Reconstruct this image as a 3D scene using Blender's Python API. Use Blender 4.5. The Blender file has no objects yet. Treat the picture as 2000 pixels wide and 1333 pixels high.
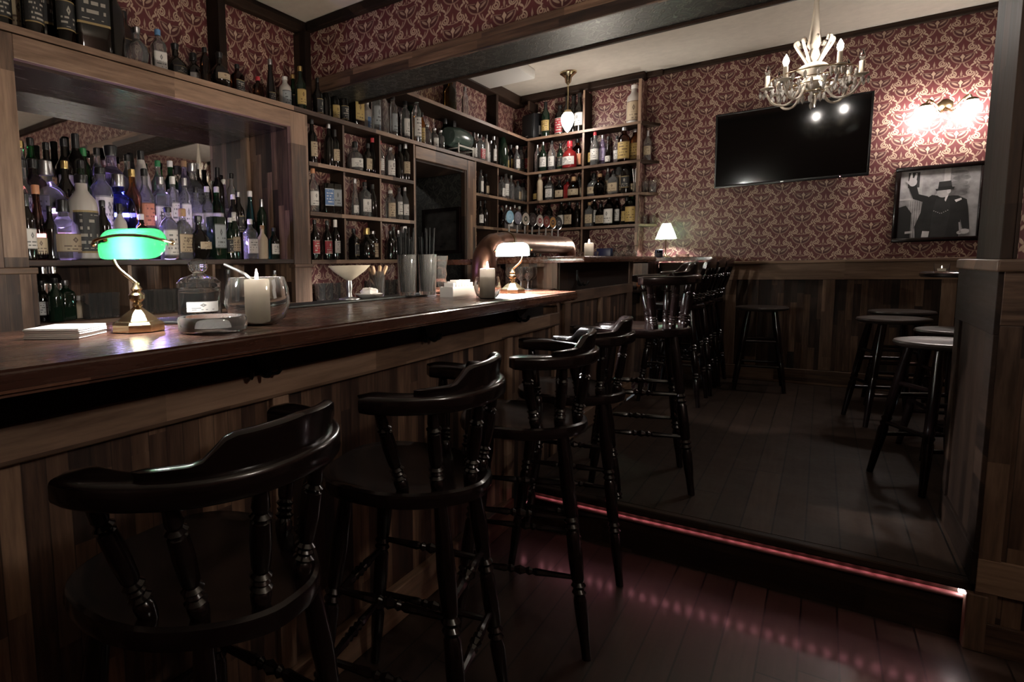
import bpy, bmesh, math, random
from math import sin, cos, pi, radians as R, sqrt
from mathutils import Vector as V, Matrix
random.seed(7)
S = bpy.context.scene
COL = S.collection

# ------------------------------------------------------------------ camera
H = 1.28
YAW, PITCH, ROLL = R(38.587), R(-5.8638), R(-1.1942)
FPX, CX, CY = 1144.67, 690.0, 640.0
_f = V((-sin(YAW), cos(YAW), 0)); _r = V((cos(YAW), sin(YAW), 0)); _u = V((0, 0, 1))
FW = _f * cos(PITCH) + _u * sin(PITCH); U2 = _u * cos(PITCH) - _f * sin(PITCH)
RT = _r * cos(ROLL) + U2 * sin(ROLL); UP = U2 * cos(ROLL) - _r * sin(ROLL)
cam = bpy.data.cameras.new('camera'); camo = bpy.data.objects.new('camera', cam); COL.objects.link(camo)
m = Matrix((RT, UP, -FW)).transposed().to_4x4(); m.translation = V((0, 0, H)); camo.matrix_world = m
cam.sensor_width = 36; cam.sensor_fit = 'HORIZONTAL'; cam.lens = 36 * FPX / 2000
cam.shift_x = (1000 - CX) / 2000; cam.shift_y = -(666.5 - CY) / 2000
cam.clip_start = 0.02
S.camera = camo

def at(px, py, ax, val):
    "point of the plane axis=val seen at photo position px,py"
    d = RT * ((px - CX) / FPX) - UP * ((py - CY) / FPX) + FW
    i = 'xyz'.index(ax); o = V((0, 0, H))
    return o + d * ((val - o[i]) / d[i])

# ------------------------------------------------------------------ node maths
class E:
    def __init__(s, nt, v): s.nt = nt; s.v = v
    def _m(s, op, *a, clamp=False):
        n = s.nt.nodes.new('ShaderNodeMath'); n.operation = op; n.use_clamp = clamp
        for i, x in enumerate((s,) + a):
            x = x.v if isinstance(x, E) else x
            if isinstance(x, (int, float)): n.inputs[i].default_value = x
            else: s.nt.links.new(x, n.inputs[i])
        return E(s.nt, n.outputs[0])
    def __add__(s, o): return s._m('ADD', o)
    __radd__ = __add__
    def __sub__(s, o): return s._m('SUBTRACT', o)
    def __rsub__(s, o): return (s * -1) + o
    def __mul__(s, o): return s._m('MULTIPLY', o)
    __rmul__ = __mul__
    def __truediv__(s, o): return s._m('DIVIDE', o)
    def abs(s): return s._m('ABSOLUTE')
    def floor(s): return s._m('FLOOR')
    def sqrt(s): return s._m('SQRT')
    def min(s, o): return s._m('MINIMUM', o)
    def max(s, o): return s._m('MAXIMUM', o)
    def lt(s, o): return s._m('LESS_THAN', o)
    def gt(s, o): return s._m('GREATER_THAN', o)
    def mod(s, o): return s._m('FLOORED_MODULO', o)
    def sat(s): return s._m('ADD', 0.0, clamp=True)
    def below(s, e, soft):      # 1 where s < e, soft edge
        return ((e - s) / soft + 0.5)._m('ADD', 0.0, clamp=True) if isinstance(e, E) else (s * (-1 / soft) + (e / soft + 0.5))._m('ADD', 0.0, clamp=True)

def mat(name):
    m = bpy.data.materials.new(name); m.use_nodes = True; nt = m.node_tree
    return m, nt, nt.nodes['Principled BSDF']
def N(nt, t, **k):
    n = nt.nodes.new(t)
    for a, b in k.items(): setattr(n, a, b)
    return n
def L(nt, a, b): nt.links.new(a.v if isinstance(a, E) else a, b)
def pos(nt):
    g = N(nt, 'ShaderNodeNewGeometry'); s = N(nt, 'ShaderNodeSeparateXYZ'); nt.links.new(g.outputs['Position'], s.inputs[0])
    n = N(nt, 'ShaderNodeSeparateXYZ'); nt.links.new(g.outputs['True Normal'], n.inputs[0])
    return [E(nt, o) for o in s.outputs], [E(nt, o).abs() for o in n.outputs]
def comb(nt, x, y, z):
    c = N(nt, 'ShaderNodeCombineXYZ')
    for i, q in enumerate((x, y, z)):
        if isinstance(q, E): nt.links.new(q.v, c.inputs[i])
        else: c.inputs[i].default_value = q
    return c.outputs[0]
def noise(nt, vec, scale, detail=2.0, rough=0.5):
    n = N(nt, 'ShaderNodeTexNoise'); n.inputs['Scale'].default_value = scale; n.inputs['Detail'].default_value = detail; n.inputs['Roughness'].default_value = rough
    if vec is not None: nt.links.new(vec, n.inputs['Vector'])
    return E(nt, n.outputs['Fac'])
def white(nt, vec):
    n = N(nt, 'ShaderNodeTexWhiteNoise', noise_dimensions='3D'); nt.links.new(vec, n.inputs['Vector'])
    return E(nt, n.outputs['Value'])
def ramp(nt, fac, stops, interp='LINEAR'):
    r = N(nt, 'ShaderNodeValToRGB'); cr = r.color_ramp; cr.interpolation = interp
    while len(cr.elements) > 1: cr.elements.remove(cr.elements[-1])
    for i, (p, c) in enumerate(stops):
        e = cr.elements[0] if i == 0 else cr.elements.new(p)
        e.position = p; e.color = (*c, 1)
    L(nt, fac, r.inputs[0]); return r.outputs[0]
def mixc(nt, fac, a, b, mode='MIX'):
    n = N(nt, 'ShaderNodeMix', data_type='RGBA', blend_type=mode)
    if isinstance(fac, (int, float)): n.inputs[0].default_value = fac
    else: L(nt, fac, n.inputs[0])
    for i, c in ((6, a), (7, b)):
        if isinstance(c, tuple): n.inputs[i].default_value = (*c, 1)
        else: nt.links.new(c, n.inputs[i])
    return n.outputs[2]
def bump(nt, b, h, strength, dist):
    n = N(nt, 'ShaderNodeBump'); n.inputs['Strength'].default_value = strength; n.inputs['Distance'].default_value = dist
    L(nt, h, n.inputs['Height']); nt.links.new(n.outputs[0], b.inputs['Normal'])

def plain(name, col, rough=0.5, metal=0.0, trans=0.0, ior=1.45, emit=None, estr=0.0, coat=0.0, vary=0.0, sss=0.0):
    m, nt, b = mat(name)
    b.inputs['Base Color'].default_value = (*col, 1); b.inputs['Roughness'].default_value = rough
    b.inputs['Metallic'].default_value = metal; b.inputs['Transmission Weight'].default_value = trans; b.inputs['IOR'].default_value = ior
    b.inputs['Coat Weight'].default_value = coat; b.inputs['Coat Roughness'].default_value = 0.08
    if emit: b.inputs['Emission Color'].default_value = (*emit, 1); b.inputs['Emission Strength'].default_value = estr
    if sss: b.inputs['Subsurface Weight'].default_value = sss; b.inputs['Subsurface Radius'].default_value = (0.05, 0.04, 0.03); b.inputs['Subsurface Scale'].default_value = 1.0
    if vary:
        tc = N(nt, 'ShaderNodeTexCoord'); n = noise(nt, tc.outputs['Object'], 18, 3)
        c = ramp(nt, n, [(0.3, tuple(x * (1 - vary) for x in col)), (0.7, tuple(min(1, x * (1 + vary)) for x in col))])
        nt.links.new(c, b.inputs['Base Color'])
        L(nt, n * 0.15 + (rough - 0.07), b.inputs['Roughness'])
    return m

def wallpaper(name, ground, ground2, mid, bright, rough=0.5, spec=0.5):
    m, nt, b = mat(name)
    P, Nn = pos(nt)
    facex = Nn[0].gt(0.5); facez = Nn[2].gt(0.7)
    u = P[1] * facex + P[0] * (1 - facex)
    v = P[2] * (1 - facez) + P[1] * facez
    s = u / 0.145 + 0.5
    c = s.floor(); X = (s - c - 0.5) * 14.5
    sh = c.mod(2.0) * 0.5
    q = v / 0.18 + sh
    Y = (q - q.floor() - 0.5) * 18.0
    A = X.abs()
    soft = 0.22
    def ell(cx, cy, rx, ry, ang=0.0):
        dx = A - cx if cx else A; dy = Y - cy if cy else Y
        if ang:
            ca, sa = cos(ang), sin(ang)
            dx, dy = dx * ca + dy * sa, dy * ca - dx * sa
        return ((dx / rx) * (dx / rx) + (dy / ry) * (dy / ry)).sqrt()
    def ring(cx, cy, rx, ry, th, ang=0.0):
        r0 = (rx + ry) / 2
        return ((ell(cx, cy, rx, ry, ang) - 1.0).abs() * r0).below(th, soft)
    def blob(cx, cy, rx, ry, ang=0.0):
        return ((ell(cx, cy, rx, ry, ang) - 1.0) * min(rx, ry)).below(0.0, soft)
    def rhomb(cx, cy, rx, ry):
        return (((A - cx).abs() / rx + (Y - cy).abs() / ry - 1.0) * min(rx, ry)).below(0.0, soft)
    br = rhomb(0, 0, 1.3, 2.0)
    br = br.max(blob(0, -2.0, 0.35, 1.5))
    # scrolls
    sc = ring(4.5, 6.3, 1.9, 2.0, 0.34) * (1 - ((A.gt(4.6)) * (Y.gt(6.6))) * 0.9)
    sc = sc.max(ring(4.4, 6.1, 0.85, 0.9, 0.3))
    sc = sc.max(ring(6.2, 8.2, 1.7, 1.6, 0.3) * A.lt(6.0))
    sc = sc.max(ring(6.0, -8.4, 1.6, 2.4, 0.3) * A.lt(6.2))
    br = br.max(sc)
    for cx, cy, rx, ry, an in ((6.5, -5.2, .5, 1.3, .5), (6.9, -3.0, .45, 1.2, -.5), (6.2, 3.4, .45, 1.3, -.6), (6.9, 1.4, .4, 1.1, .5), (5.6, -6.6, .4, 1.1, -.9), (7.1, 4.6, .4, 1.1, .3)):
        br = br.max(blob(cx, cy, rx, ry, an))
    md = blob(2.9, -.5, 2.1, .62, 0.62)
    md = md.max(rhomb(0, 6.2, .6, 2.7))
    md = md.max(ring(2.3, 4.6, 1.1, .9, .33) * Y.lt(4.9))
    md = md.max(ring(0, 4.8, 3.0, 1.4, .25) * Y.lt(4.2))
    md = md.max(ring(6.4, -3.0, 5.8, 6.0, .4) * A.lt(5.4) * Y.lt(-4.2))
    md = md.max(ring(7.6, -3.6, 5.2, 6.2, .3) * A.lt(5.4) * Y.lt(-5.0))
    bo = ring(0, 1.7, 6.0, 5.9, .38) * Y.lt(1.5)
    bo = bo.max((Y - 0.6 - A * 0.17).abs().below(.22, soft) * A.lt(5.9) * A.gt(1.5))
    dark = ell(0, 1.7, 5.6, 5.5).lt(1.0) * Y.lt(1.4)
    fac = bo * 0.42
    fac = fac.max(md * 0.62).max(br * 0.95)
    tc = N(nt, 'ShaderNodeNewGeometry')
    nz = noise(nt, tc.outputs['Position'], 9, 3)
    g = mixc(nt, dark * 0.8, ground, ground2)
    col = mixc(nt, fac * (nz * 0.5 + 0.75), g, bright)
    nt.links.new(col, b.inputs['Base Color'])
    L(nt, 1.0 - fac * 0.35 - 0.95 + rough + 0.0, b.inputs['Roughness']) if False else L(nt, fac * -0.14 + rough, b.inputs['Roughness'])
    b.inputs['Specular IOR Level'].default_value = spec
    bump(nt, b, fac, 0.25, 0.002)
    return m

def wood(name, d, stops, w=0.045, ln=0.4, rough=0.42, gap=0.03, coat=0.0, grain=0.95, dark=1.0, spec=0.5):
    "finger-jointed wood: staves of width w, blocks of length ln running along d"
    m, nt, b = mat(name)
    P, Nn = pos(nt)
    i = 'xyz'.index(d); al = P[i]
    o = [k for k in range(3) if k != i]
    ac = P[o[0]] + P[o[1]]
    t = ac / w; k = t.floor(); ft = t - k
    r1 = white(nt, comb(nt, k, 3.1, 1.7))
    la = al / ln + r1 * 7.0; kb = la.floor()
    r2 = white(nt, comb(nt, k, kb, 5.3))
    sc = [60.0, 60.0, 60.0]; sc[i] = 5.0
    vec = comb(nt, P[0] * sc[0] + r2 * 11.0, P[1] * sc[1], P[2] * sc[2] + r2 * 5.0)
    n1 = noise(nt, vec, 1.0, 4, 0.6)
    sc2 = [14.0, 14.0, 14.0]; sc2[i] = 2.0
    n2 = noise(nt, comb(nt, P[0] * sc2[0] + r2 * 31.0, P[1] * sc2[1] + r2 * 3.0, P[2] * sc2[2]), 1.0, 3)
    f = r2 * 0.75 + n2 * 0.5 + (n1 - 0.5) * grain - 0.18
    col = ramp(nt, f.sat(), stops)
    edge = (ft - 0.5).abs().gt(0.5 - gap)
    col = mixc(nt, edge * 0.6, col, tuple(x * 0.25 for x in stops[0][1]))
    nt.links.new(col, b.inputs['Base Color'])
    L(nt, n1 * 0.25 + (rough - 0.12), b.inputs['Roughness'])
    b.inputs['Coat Weight'].default_value = coat; b.inputs['Coat Roughness'].default_value = 0.12
    b.inputs['Specular IOR Level'].default_value = spec
    bump(nt, b, n1 * 0.4 - edge, 0.3, 0.002)
    return m

def floorboards(name, w, stops, rough, coat=0.0, spec=0.5):
    m, nt, b = mat(name)
    P, _ = pos(nt)
    t = P[0] / w; k = t.floor(); ft = t - k
    r1 = white(nt, comb(nt, k, 2.0, 9.0)); la = P[1] / 2.3 + r1 * 5.0; kb = la.floor()
    r2 = white(nt, comb(nt, k, kb, 1.0))
    n1 = noise(nt, comb(nt, P[0] * 45.0, P[1] * 3.0, r2 * 9.0), 1.0, 4, 0.65)
    g = N(nt, 'ShaderNodeNewGeometry'); n2 = noise(nt, g.outputs['Position'], 3.2, 5, 0.65); n3 = noise(nt, g.outputs['Position'], 40, 3, 0.6)
    f = r2 * 0.3 + n1 * 0.5 + n2 * 0.35 + (n3 - 0.5) * 0.25 - 0.1
    col = ramp(nt, f.sat(), stops)
    edge = (ft - 0.5).abs().gt(0.472).max(((la - kb) - 0.5).abs().gt(0.4985))
    col = mixc(nt, edge, col, (0.002, 0.0015, 0.001))
    nt.links.new(col, b.inputs['Base Color'])
    L(nt, n2 * 0.35 + n3 * 0.12 + (rough - 0.2), b.inputs['Roughness'])
    b.inputs['Coat Weight'].default_value = coat; b.inputs['Coat Roughness'].default_value = 0.16; b.inputs['Specular IOR Level'].default_value = spec
    bump(nt, b, n1 * 0.3 + n3 * 0.2 - edge, 0.35, 0.003)
    return m

WST = [(0.0, (0.012, 0.006, 0.004)), (0.28, (0.040, 0.020, 0.013)), (0.6, (0.105, 0.058, 0.036)), (1.0, (0.27, 0.165, 0.105))]
WRL = [(0.0, (0.035, 0.018, 0.011)), (0.4, (0.135, 0.080, 0.051)), (1.0, (0.34, 0.22, 0.148))]
WDK = [(0.0, (0.007, 0.0037, 0.0026)), (0.5, (0.019, 0.0105, 0.007)), (1.0, (0.042, 0.024, 0.016))]
WTOP = [(0.0, (0.035, 0.013, 0.008)), (0.5, (0.075, 0.03, 0.018)), (1.0, (0.13, 0.06, 0.036))]
MT = {}
MT['paper'] = wallpaper('red damask wallpaper', (0.092, 0.022, 0.024), (0.054, 0.013, 0.015), None, (0.42, 0.305, 0.225), 0.5, 0.4)
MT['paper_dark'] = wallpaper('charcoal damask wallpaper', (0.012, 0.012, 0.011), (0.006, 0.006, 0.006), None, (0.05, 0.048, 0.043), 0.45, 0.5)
for d in 'xyz':
    MT['wood_' + d] = wood('stained wood ' + d, d, WST, 0.045, 0.42, 0.5)
    MT['dark_' + d] = wood('dark stained wood ' + d, d, WDK, 0.09, 0.9, 0.6, 0.0, spec=0.15)
DK = lambda st, k: [(p, tuple(c * k for c in col)) for p, col in st]  # scales wood stops darker, for the back panelling and half wall
MT['darker_z'] = wood('darker panelling', 'z', DK(WST, .58), 0.045, 0.42, 0.55, spec=.3)
MT['darker_x'] = wood('darker rail', 'x', DK(WRL, .72), 0.2, 0.8, 0.5, 0.0, spec=.3)
MT['darker_stile'] = wood('darker stile', 'z', DK(WRL, .66), 0.2, 0.7, 0.5, 0.0, spec=.3)
MT['rail_y'] = wood('rail wood y', 'y', WRL, 0.2, 0.8, 0.48, 0.0)
MT['rail_x'] = wood('rail wood x', 'x', WRL, 0.2, 0.8, 0.48, 0.0)
MT['rail_z'] = wood('stile wood', 'z', WRL, 0.2, 0.7, 0.48, 0.0)
MT['shelf_y'] = wood('shelf wood y', 'y', WST, 0.3, 1.6, 0.5, 0.0, dark=0.7)
MT['shelf_x'] = wood('shelf wood x', 'x', WST, 0.3, 1.6, 0.5, 0.0, dark=0.7)
MT['top_y'] = wood('varnished bar top', 'y', WTOP, 0.06, 0.7, 0.26, 0.01, coat=0.35, grain=0.35)
MT['floor'] = floorboards('worn floorboards', 0.103, [(0.0, (0.008, 0.005, 0.004)), (0.5, (0.030, 0.018, 0.013)), (1.0, (0.075, 0.050, 0.038))], 0.34, 0.35)
MT['floor_worn'] = floorboards('worn platform boards', 0.103, [(0.0, (0.006, 0.0035, 0.0025)), (0.5, (0.024, 0.014, 0.0095)), (1.0, (0.062, 0.038, 0.027))], 0.55, 0.0, 0.15)
MT['ceiling'] = plain('plaster ceiling', (0.50, 0.45, 0.38), 0.9, vary=0.06)
MT['lacquer'] = plain('black lacquer', (0.006, 0.0032, 0.0032), 0.20, coat=0.2, vary=0.25)
MT['iron'] = plain('black iron', (0.01, 0.01, 0.01), 0.4, metal=0.6)
MT['brass'] = plain('polished brass', (0.74, 0.60, 0.38), 0.16, metal=1.0, vary=0.1)
MT['bronze'] = plain('aged brass', (0.20, 0.14, 0.08), 0.35, metal=1.0, vary=0.2)
MT['copper'] = plain('copper', (0.35, 0.20, 0.15), 0.3, metal=1.0, vary=0.2)
MT['chrome'] = plain('chrome', (0.75, 0.75, 0.75), 0.12, metal=1.0)
MT['mirror'] = plain('silvered mirror', (0.75, 0.75, 0.75), 0.02, metal=1.0)
MT['glass'] = plain('clear glass', (.97, .97, .96), 0.02, trans=.992, ior=1.45)
MT['cut_glass'] = plain('thick cut glass', (.97, .95, .92), 0.04, trans=.88, ior=1.4)
MT['pressed'] = plain('pressed glass', (.95, .93, .9), 0.04, trans=.965, ior=1.5)
MT['crystal'] = plain('cut crystal', (0.97, 0.92, 0.85), 0.03, trans=.72, ior=1.6)
MT['cream'] = plain('cream enamel', (0.62, 0.54, 0.42), 0.35, vary=0.1)
MT['flame'] = plain('candle flame', (1, 0.9, 0.7), 0.5, emit=(1, 0.90, 0.76), estr=5200)
MT['bulb'] = plain('lit bulb', (1, 1, 1), 0.4, emit=(1, 0.92, 0.84), estr=200)
MT['bulb_off'] = plain('clear bulb', (1, 1, 1), 0.02, trans=1.0)
MT['globe'] = plain('lit opal glass', (1, 1, 1), 0.3, emit=(1, 0.91, 0.84), estr=72)
MT['globe2'] = plain('lit pendant glass', (1, 1, 1), 0.3, emit=(1, 0.91, 0.84), estr=48)
MT['tube'] = plain('lamp tube', (1, 1, 1), 0.4, emit=(1, 0.96, 0.92), estr=620)
MT['tube2'] = plain('bright lamp tube', (1, 1, 1), 0.4, emit=(1, 0.96, 0.94), estr=10000)
MT['white'] = plain('white paper', (0.75, 0.72, 0.69), 0.8)
MT['black'] = plain('black rubber', (0.006, 0.006, 0.006), 0.6)
MT['matte_black'] = plain('matte black straw', (.004, .004, .004), .9)
MT['matte_black'].node_tree.nodes['Principled BSDF'].inputs['Specular IOR Level'].default_value = .1
MT['plastic'] = plain('black plastic', (0.008, 0.008, 0.009), 0.3)
MT['screen'] = plain('tv panel', (0.002, 0.002, 0.002), 0.07, coat=0.2)
MT['white_plastic'] = plain('white plastic', (0.6, 0.58, 0.54), 0.4)
MT['red_led'] = plain('red light strip', (0.5, 0.05, 0.07), 0.5, emit=(1.0, 0.34, 0.40), estr=13)
MT['purple_led'] = plain('purple light strip', (0.3, 0.1, 0.6), 0.5, emit=(0.52, 0.38, 1.0), estr=95)
MT['warm_led'] = plain('white led', (1, 1, 1), 0.5, emit=(1.0, 0.86, 0.86), estr=25)
MT['gold'] = plain('gold foil', (0.55, 0.40, 0.16), 0.3, metal=0.9)
MT['timber'] = plain('pale timber', (0.40, 0.26, 0.15), 0.5, vary=0.2)
MT['navy'] = plain('navy plastic', (0.01, 0.012, 0.05), 0.4)
MT['steel'] = plain('brushed steel', (0.45, 0.45, 0.45), 0.3, metal=1.0)
MT['nuts'] = plain('roasted nuts', (0.45, 0.22, 0.10), 0.6, vary=0.4)

def green_shade(name, col):
    m = bpy.data.materials.new(name); m.use_nodes = True; nt = m.node_tree
    for n in list(nt.nodes): nt.nodes.remove(n)
    o = N(nt, 'ShaderNodeOutputMaterial'); t = N(nt, 'ShaderNodeBsdfTranslucent'); g = N(nt, 'ShaderNodeBsdfGlossy'); d = N(nt, 'ShaderNodeBsdfDiffuse')
    t.inputs[0].default_value = (*col, 1); d.inputs[0].default_value = (*[c * 0.6 for c in col], 1); g.inputs[0].default_value = (0.9, 0.9, 0.9, 1); g.inputs['Roughness'].default_value = 0.08
    a = N(nt, 'ShaderNodeMixShader'); a.inputs[0].default_value = 0.35; nt.links.new(t.outputs[0], a.inputs[1]); nt.links.new(d.outputs[0], a.inputs[2])
    f = N(nt, 'ShaderNodeFresnel'); f.inputs[0].default_value = 1.45
    b = N(nt, 'ShaderNodeMixShader'); nt.links.new(f.outputs[0], b.inputs[0]); nt.links.new(a.outputs[0], b.inputs[1]); nt.links.new(g.outputs[0], b.inputs[2])
    nt.links.new(b.outputs[0], o.inputs[0]); return m
def wax():
    m = bpy.data.materials.new('candle wax'); m.use_nodes = True; nt = m.node_tree
    for n in list(nt.nodes): nt.nodes.remove(n)
    o = N(nt, 'ShaderNodeOutputMaterial'); t = N(nt, 'ShaderNodeBsdfTranslucent'); d = N(nt, 'ShaderNodeBsdfDiffuse'); a = N(nt, 'ShaderNodeMixShader'); a.inputs[0].default_value = 0.45
    t.inputs[0].default_value = (.95, .91, .86, 1); d.inputs[0].default_value = (.85, .81, .75, 1)
    nt.links.new(t.outputs[0], a.inputs[1]); nt.links.new(d.outputs[0], a.inputs[2]); nt.links.new(a.outputs[0], o.inputs[0]); return m
MT['wax'] = wax()
MT['green_shade'] = green_shade('green glass shade', (0.0042, 0.052, 0.0145))
MT['mint_shade'] = green_shade('pale green glass shade', (0.40, 0.95, 0.78))
MT['opal_shade'] = green_shade('opal glass shade', (0.50, 0.95, 0.68))

# ------------------------------------------------------------------ mesh helpers
def B(): return bmesh.new()
def box(bm, x0, x1, y0, y1, z0, z1, bev=0.0):
    vs = [bm.verts.new((x, y, z)) for x in (x0, x1) for y in (y0, y1) for z in (z0, z1)]
    fs = [bm.faces.new([vs[i] for i in q]) for q in ((0, 1, 3, 2), (4, 6, 7, 5), (0, 4, 5, 1), (2, 3, 7, 6), (0, 2, 6, 4), (1, 5, 7, 3))]
    if bev:
        es = list({e for f in fs for e in f.edges})
        bmesh.ops.bevel(bm, geom=es, offset=bev, segments=2, affect='EDGES', profile=0.5)
    return bm
def rings(bm, rs, close=True, c0=True, c1=True):
    "skin a list of equal-length point rings"
    vv = [[bm.verts.new(p) for p in r] for r in rs]
    n = len(vv[0])
    for a, b in zip(vv, vv[1:]):
        for i in range(n if close else n - 1):
            j = (i + 1) % n
            bm.faces.new((a[i], a[j], b[j], b[i]))
    if c0: bm.faces.new(vv[0][::-1])
    if c1: bm.faces.new(vv[-1])
    return bm
def lathe(bm, prof, seg=16, M=None, c0=True, c1=True, ry=1.0):
    rs = []
    for r, z in prof:
        r = max(r, 1e-4)
        ring = [V((r * cos(2 * pi * i / seg), ry * r * sin(2 * pi * i / seg), z)) for i in range(seg)]
        rs.append([M @ p for p in ring] if M else ring)
    return rings(bm, rs, True, c0, c1)
def frame(a, b):
    d = (b - a); l = d.length; d = d / l
    x = d.orthogonal().normalized(); y = d.cross(x)
    M = Matrix((x, y, d)).transposed().to_4x4(); M.translation = a
    return M, l
def turned(bm, a, b, prof, seg=10):
    "lathe a profile of (t,r) between two points"
    M, l = frame(V(a), V(b)); return lathe(bm, [(r, t * l) for t, r in prof], seg, M)
def tube(bm, pts, rad, seg=8, caps=True):
    pts = [V(p) for p in pts]; n = len(pts); rs = []; ref = None
    for i, p in enumerate(pts):
        d = (pts[min(i + 1, n - 1)] - pts[max(i - 1, 0)]).normalized()
        if ref is None: ref = d.orthogonal().normalized()
        ref = (ref - d * ref.dot(d)).normalized(); y = d.cross(ref)
        r = rad[i] if isinstance(rad, (list, tuple)) else rad
        rs.append([p + ref * (r * cos(2 * pi * k / seg)) + y * (r * sin(2 * pi * k / seg)) for k in range(seg)])
    return rings(bm, rs, True, caps, caps)
def spline(pts, n=8):
    "Catmull-Rom through the points"
    P = [V(p) for p in pts]; P = [P[0] * 2 - P[1]] + P + [P[-1] * 2 - P[-2]]; out = []
    for i in range(1, len(P) - 2):
        for k in range(n):
            t = k / n; a, b, c, d = P[i - 1:i + 3]
            out.append(0.5 * ((2 * b) + (c - a) * t + (2 * a - 5 * b + 4 * c - d) * t * t + (3 * b - a - 3 * c + d) * t ** 3))
    return out + [P[-2]]
def prism(bm, poly, z0, z1, M=None):
    rs = [[V((x, y, z)) for x, y in poly] for z in (z0, z1)]
    if M: rs = [[M @ p for p in r] for r in rs]
    return rings(bm, rs)
def ball(bm, c, r, seg=12, rz=None, n=8):
    rz = rz or r; M = Matrix.Translation(V(c))
    return lathe(bm, [(r * sin(pi * i / n), -rz * cos(pi * i / n)) for i in range(n + 1)], seg, M)
def edged(bm, v):
    'faces looking along v take the second material'
    bmesh.ops.recalc_face_normals(bm, faces=bm.faces[:])
    for f in bm.faces:
        if f.normal.dot(V(v)) > .9: f.material_index = 1
    return bm
def mesh(name, bm, mats, smooth=40):
    me = bpy.data.meshes.new(name)
    bmesh.ops.recalc_face_normals(bm, faces=bm.faces[:])
    bm.to_mesh(me); bm.free()
    for mm in (mats if isinstance(mats, (list, tuple)) else [mats]): me.materials.append(MT[mm] if isinstance(mm, str) else mm)
    if smooth:
        me.polygons.foreach_set('use_smooth', [True] * len(me.polygons)); me.set_sharp_from_angle(angle=R(smooth))
    return me
def link(name, me, parent=None, loc=None, rz=0.0):
    o = bpy.data.objects.new(name, me); COL.objects.link(o)
    if parent: o.parent = parent
    if loc: o.location = loc
    if rz: o.rotation_euler.z = rz
    return o
def obj(name, bm, mats, parent=None, loc=None, rz=0.0, smooth=40): return link(name, mesh(name, bm, mats, smooth), parent, loc, rz)
def tag(o, label, cat, group=None, kind=None):
    if label: o['label'] = label
    if cat: o['category'] = cat
    if group: o['group'] = group
    if kind: o['kind'] = kind
    return o
def thing(name, label, cat, loc=(0, 0, 0), rz=0.0, group=None):
    o = bpy.data.objects.new(name, None); COL.objects.link(o); o.location = loc; o.rotation_euler.z = rz; o.empty_display_size = 0.1
    return tag(o, label, cat, group)
def struct(name, bm, m, parent=None, smooth=0):
    o = obj(name, bm, m, parent, smooth=smooth)
    if not parent: o['kind'] = 'structure'
    return o
def copy_tree(o, parent=None):
    c = o.copy(); COL.objects.link(c)
    if parent: c.parent = parent
    for ch in list(o.children): copy_tree(ch, c)
    return c
def place(o, loc, rz, label=None):
    o.location = loc; o.rotation_euler.z = rz
    if label: o['label'] = label
    return o
def text_mesh(s, size, depth=0.0002):
    cu = bpy.data.curves.new('lettering', 'FONT'); cu.body = s; cu.size = size; cu.extrude = depth; cu.align_x = 'CENTER'; cu.align_y = 'CENTER'
    t = bpy.data.objects.new('lettering', cu); COL.objects.link(t); bpy.context.view_layer.update()
    me = bpy.data.meshes.new_from_object(t.evaluated_get(bpy.context.evaluated_depsgraph_get()))
    bpy.data.objects.remove(t); bpy.data.curves.remove(cu); return me
ORD = ['first', 'second', 'third', 'fourth', 'fifth', 'sixth', 'seventh', 'eighth', 'ninth', 'tenth', 'eleventh', 'twelfth', 'thirteenth', 'fourteenth', 'fifteenth', 'sixteenth', 'seventeenth', 'eighteenth', 'nineteenth', 'twentieth', 'twenty-first', 'twenty-second', 'twenty-third', 'twenty-fourth', 'twenty-fifth']
MT['globe_unseen'] = plain('lit opal globe', (1, 1, 1), 0.3, emit=(1, 0.90, 0.80), estr=68)
EXPO = 0.9
# ------------------------------------------------------------------ the room
Z4_ = 2.212
XW, XF, YB, YF, PL = -2.66, -2.43, 6.2, 5.96, 0.22
CN, CF = 2.82, 3.03            # ceilings of the near and the far room
struct('floor', box(B(), -3.2, 2.4, -3.2, 2.75, -0.1, 0), 'floor')
b = box(B(), -1.12, 2.4, 2.70, 6.3, -0.1, PL - 0.001)
struct('floor_platform', b, 'floor_worn')
b = box(B(), -1.12, 0.44, 2.655, 2.70, PL - 0.035, PL, 0.008)
o = struct('trim_step_nosing', b, 'dark_x')
struct('trim_step_riser', box(B(), -1.12, 0.44, 2.685, 2.699, 0.0, PL - 0.036), 'dark_x')
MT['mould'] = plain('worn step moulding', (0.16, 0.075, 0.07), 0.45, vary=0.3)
b = B()
tube(b, [(-1.12, 2.684, PL - 0.068), (0.44, 2.684, PL - 0.068)], 0.011, 10)
struct('trim_step_moulding', b, 'mould', smooth=40)
t = thing('light_strip', 'red light strip glowing beneath the edge of the raised floor', 'light strip', (-0.34, 2.68, PL - 0.05))
bead = mesh('light_bead', box(B(), -.009, .009, -.003, .003, 0, .0022), 'red_led', 0)
for i in range(34): link('light_bead', bead, t, (-0.745 + i * 0.045, -0.006, 0.0122))
obj('end_light', box(B(), 0.745, 0.768, -0.016, -0.002, 0.0, 0.010, 0.002), 'warm_led', t)
obj('backing_tape', box(B(), -0.76, 0.77, -0.012, 0.0, 0.01441, 0.0149), 'iron', t)

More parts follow.
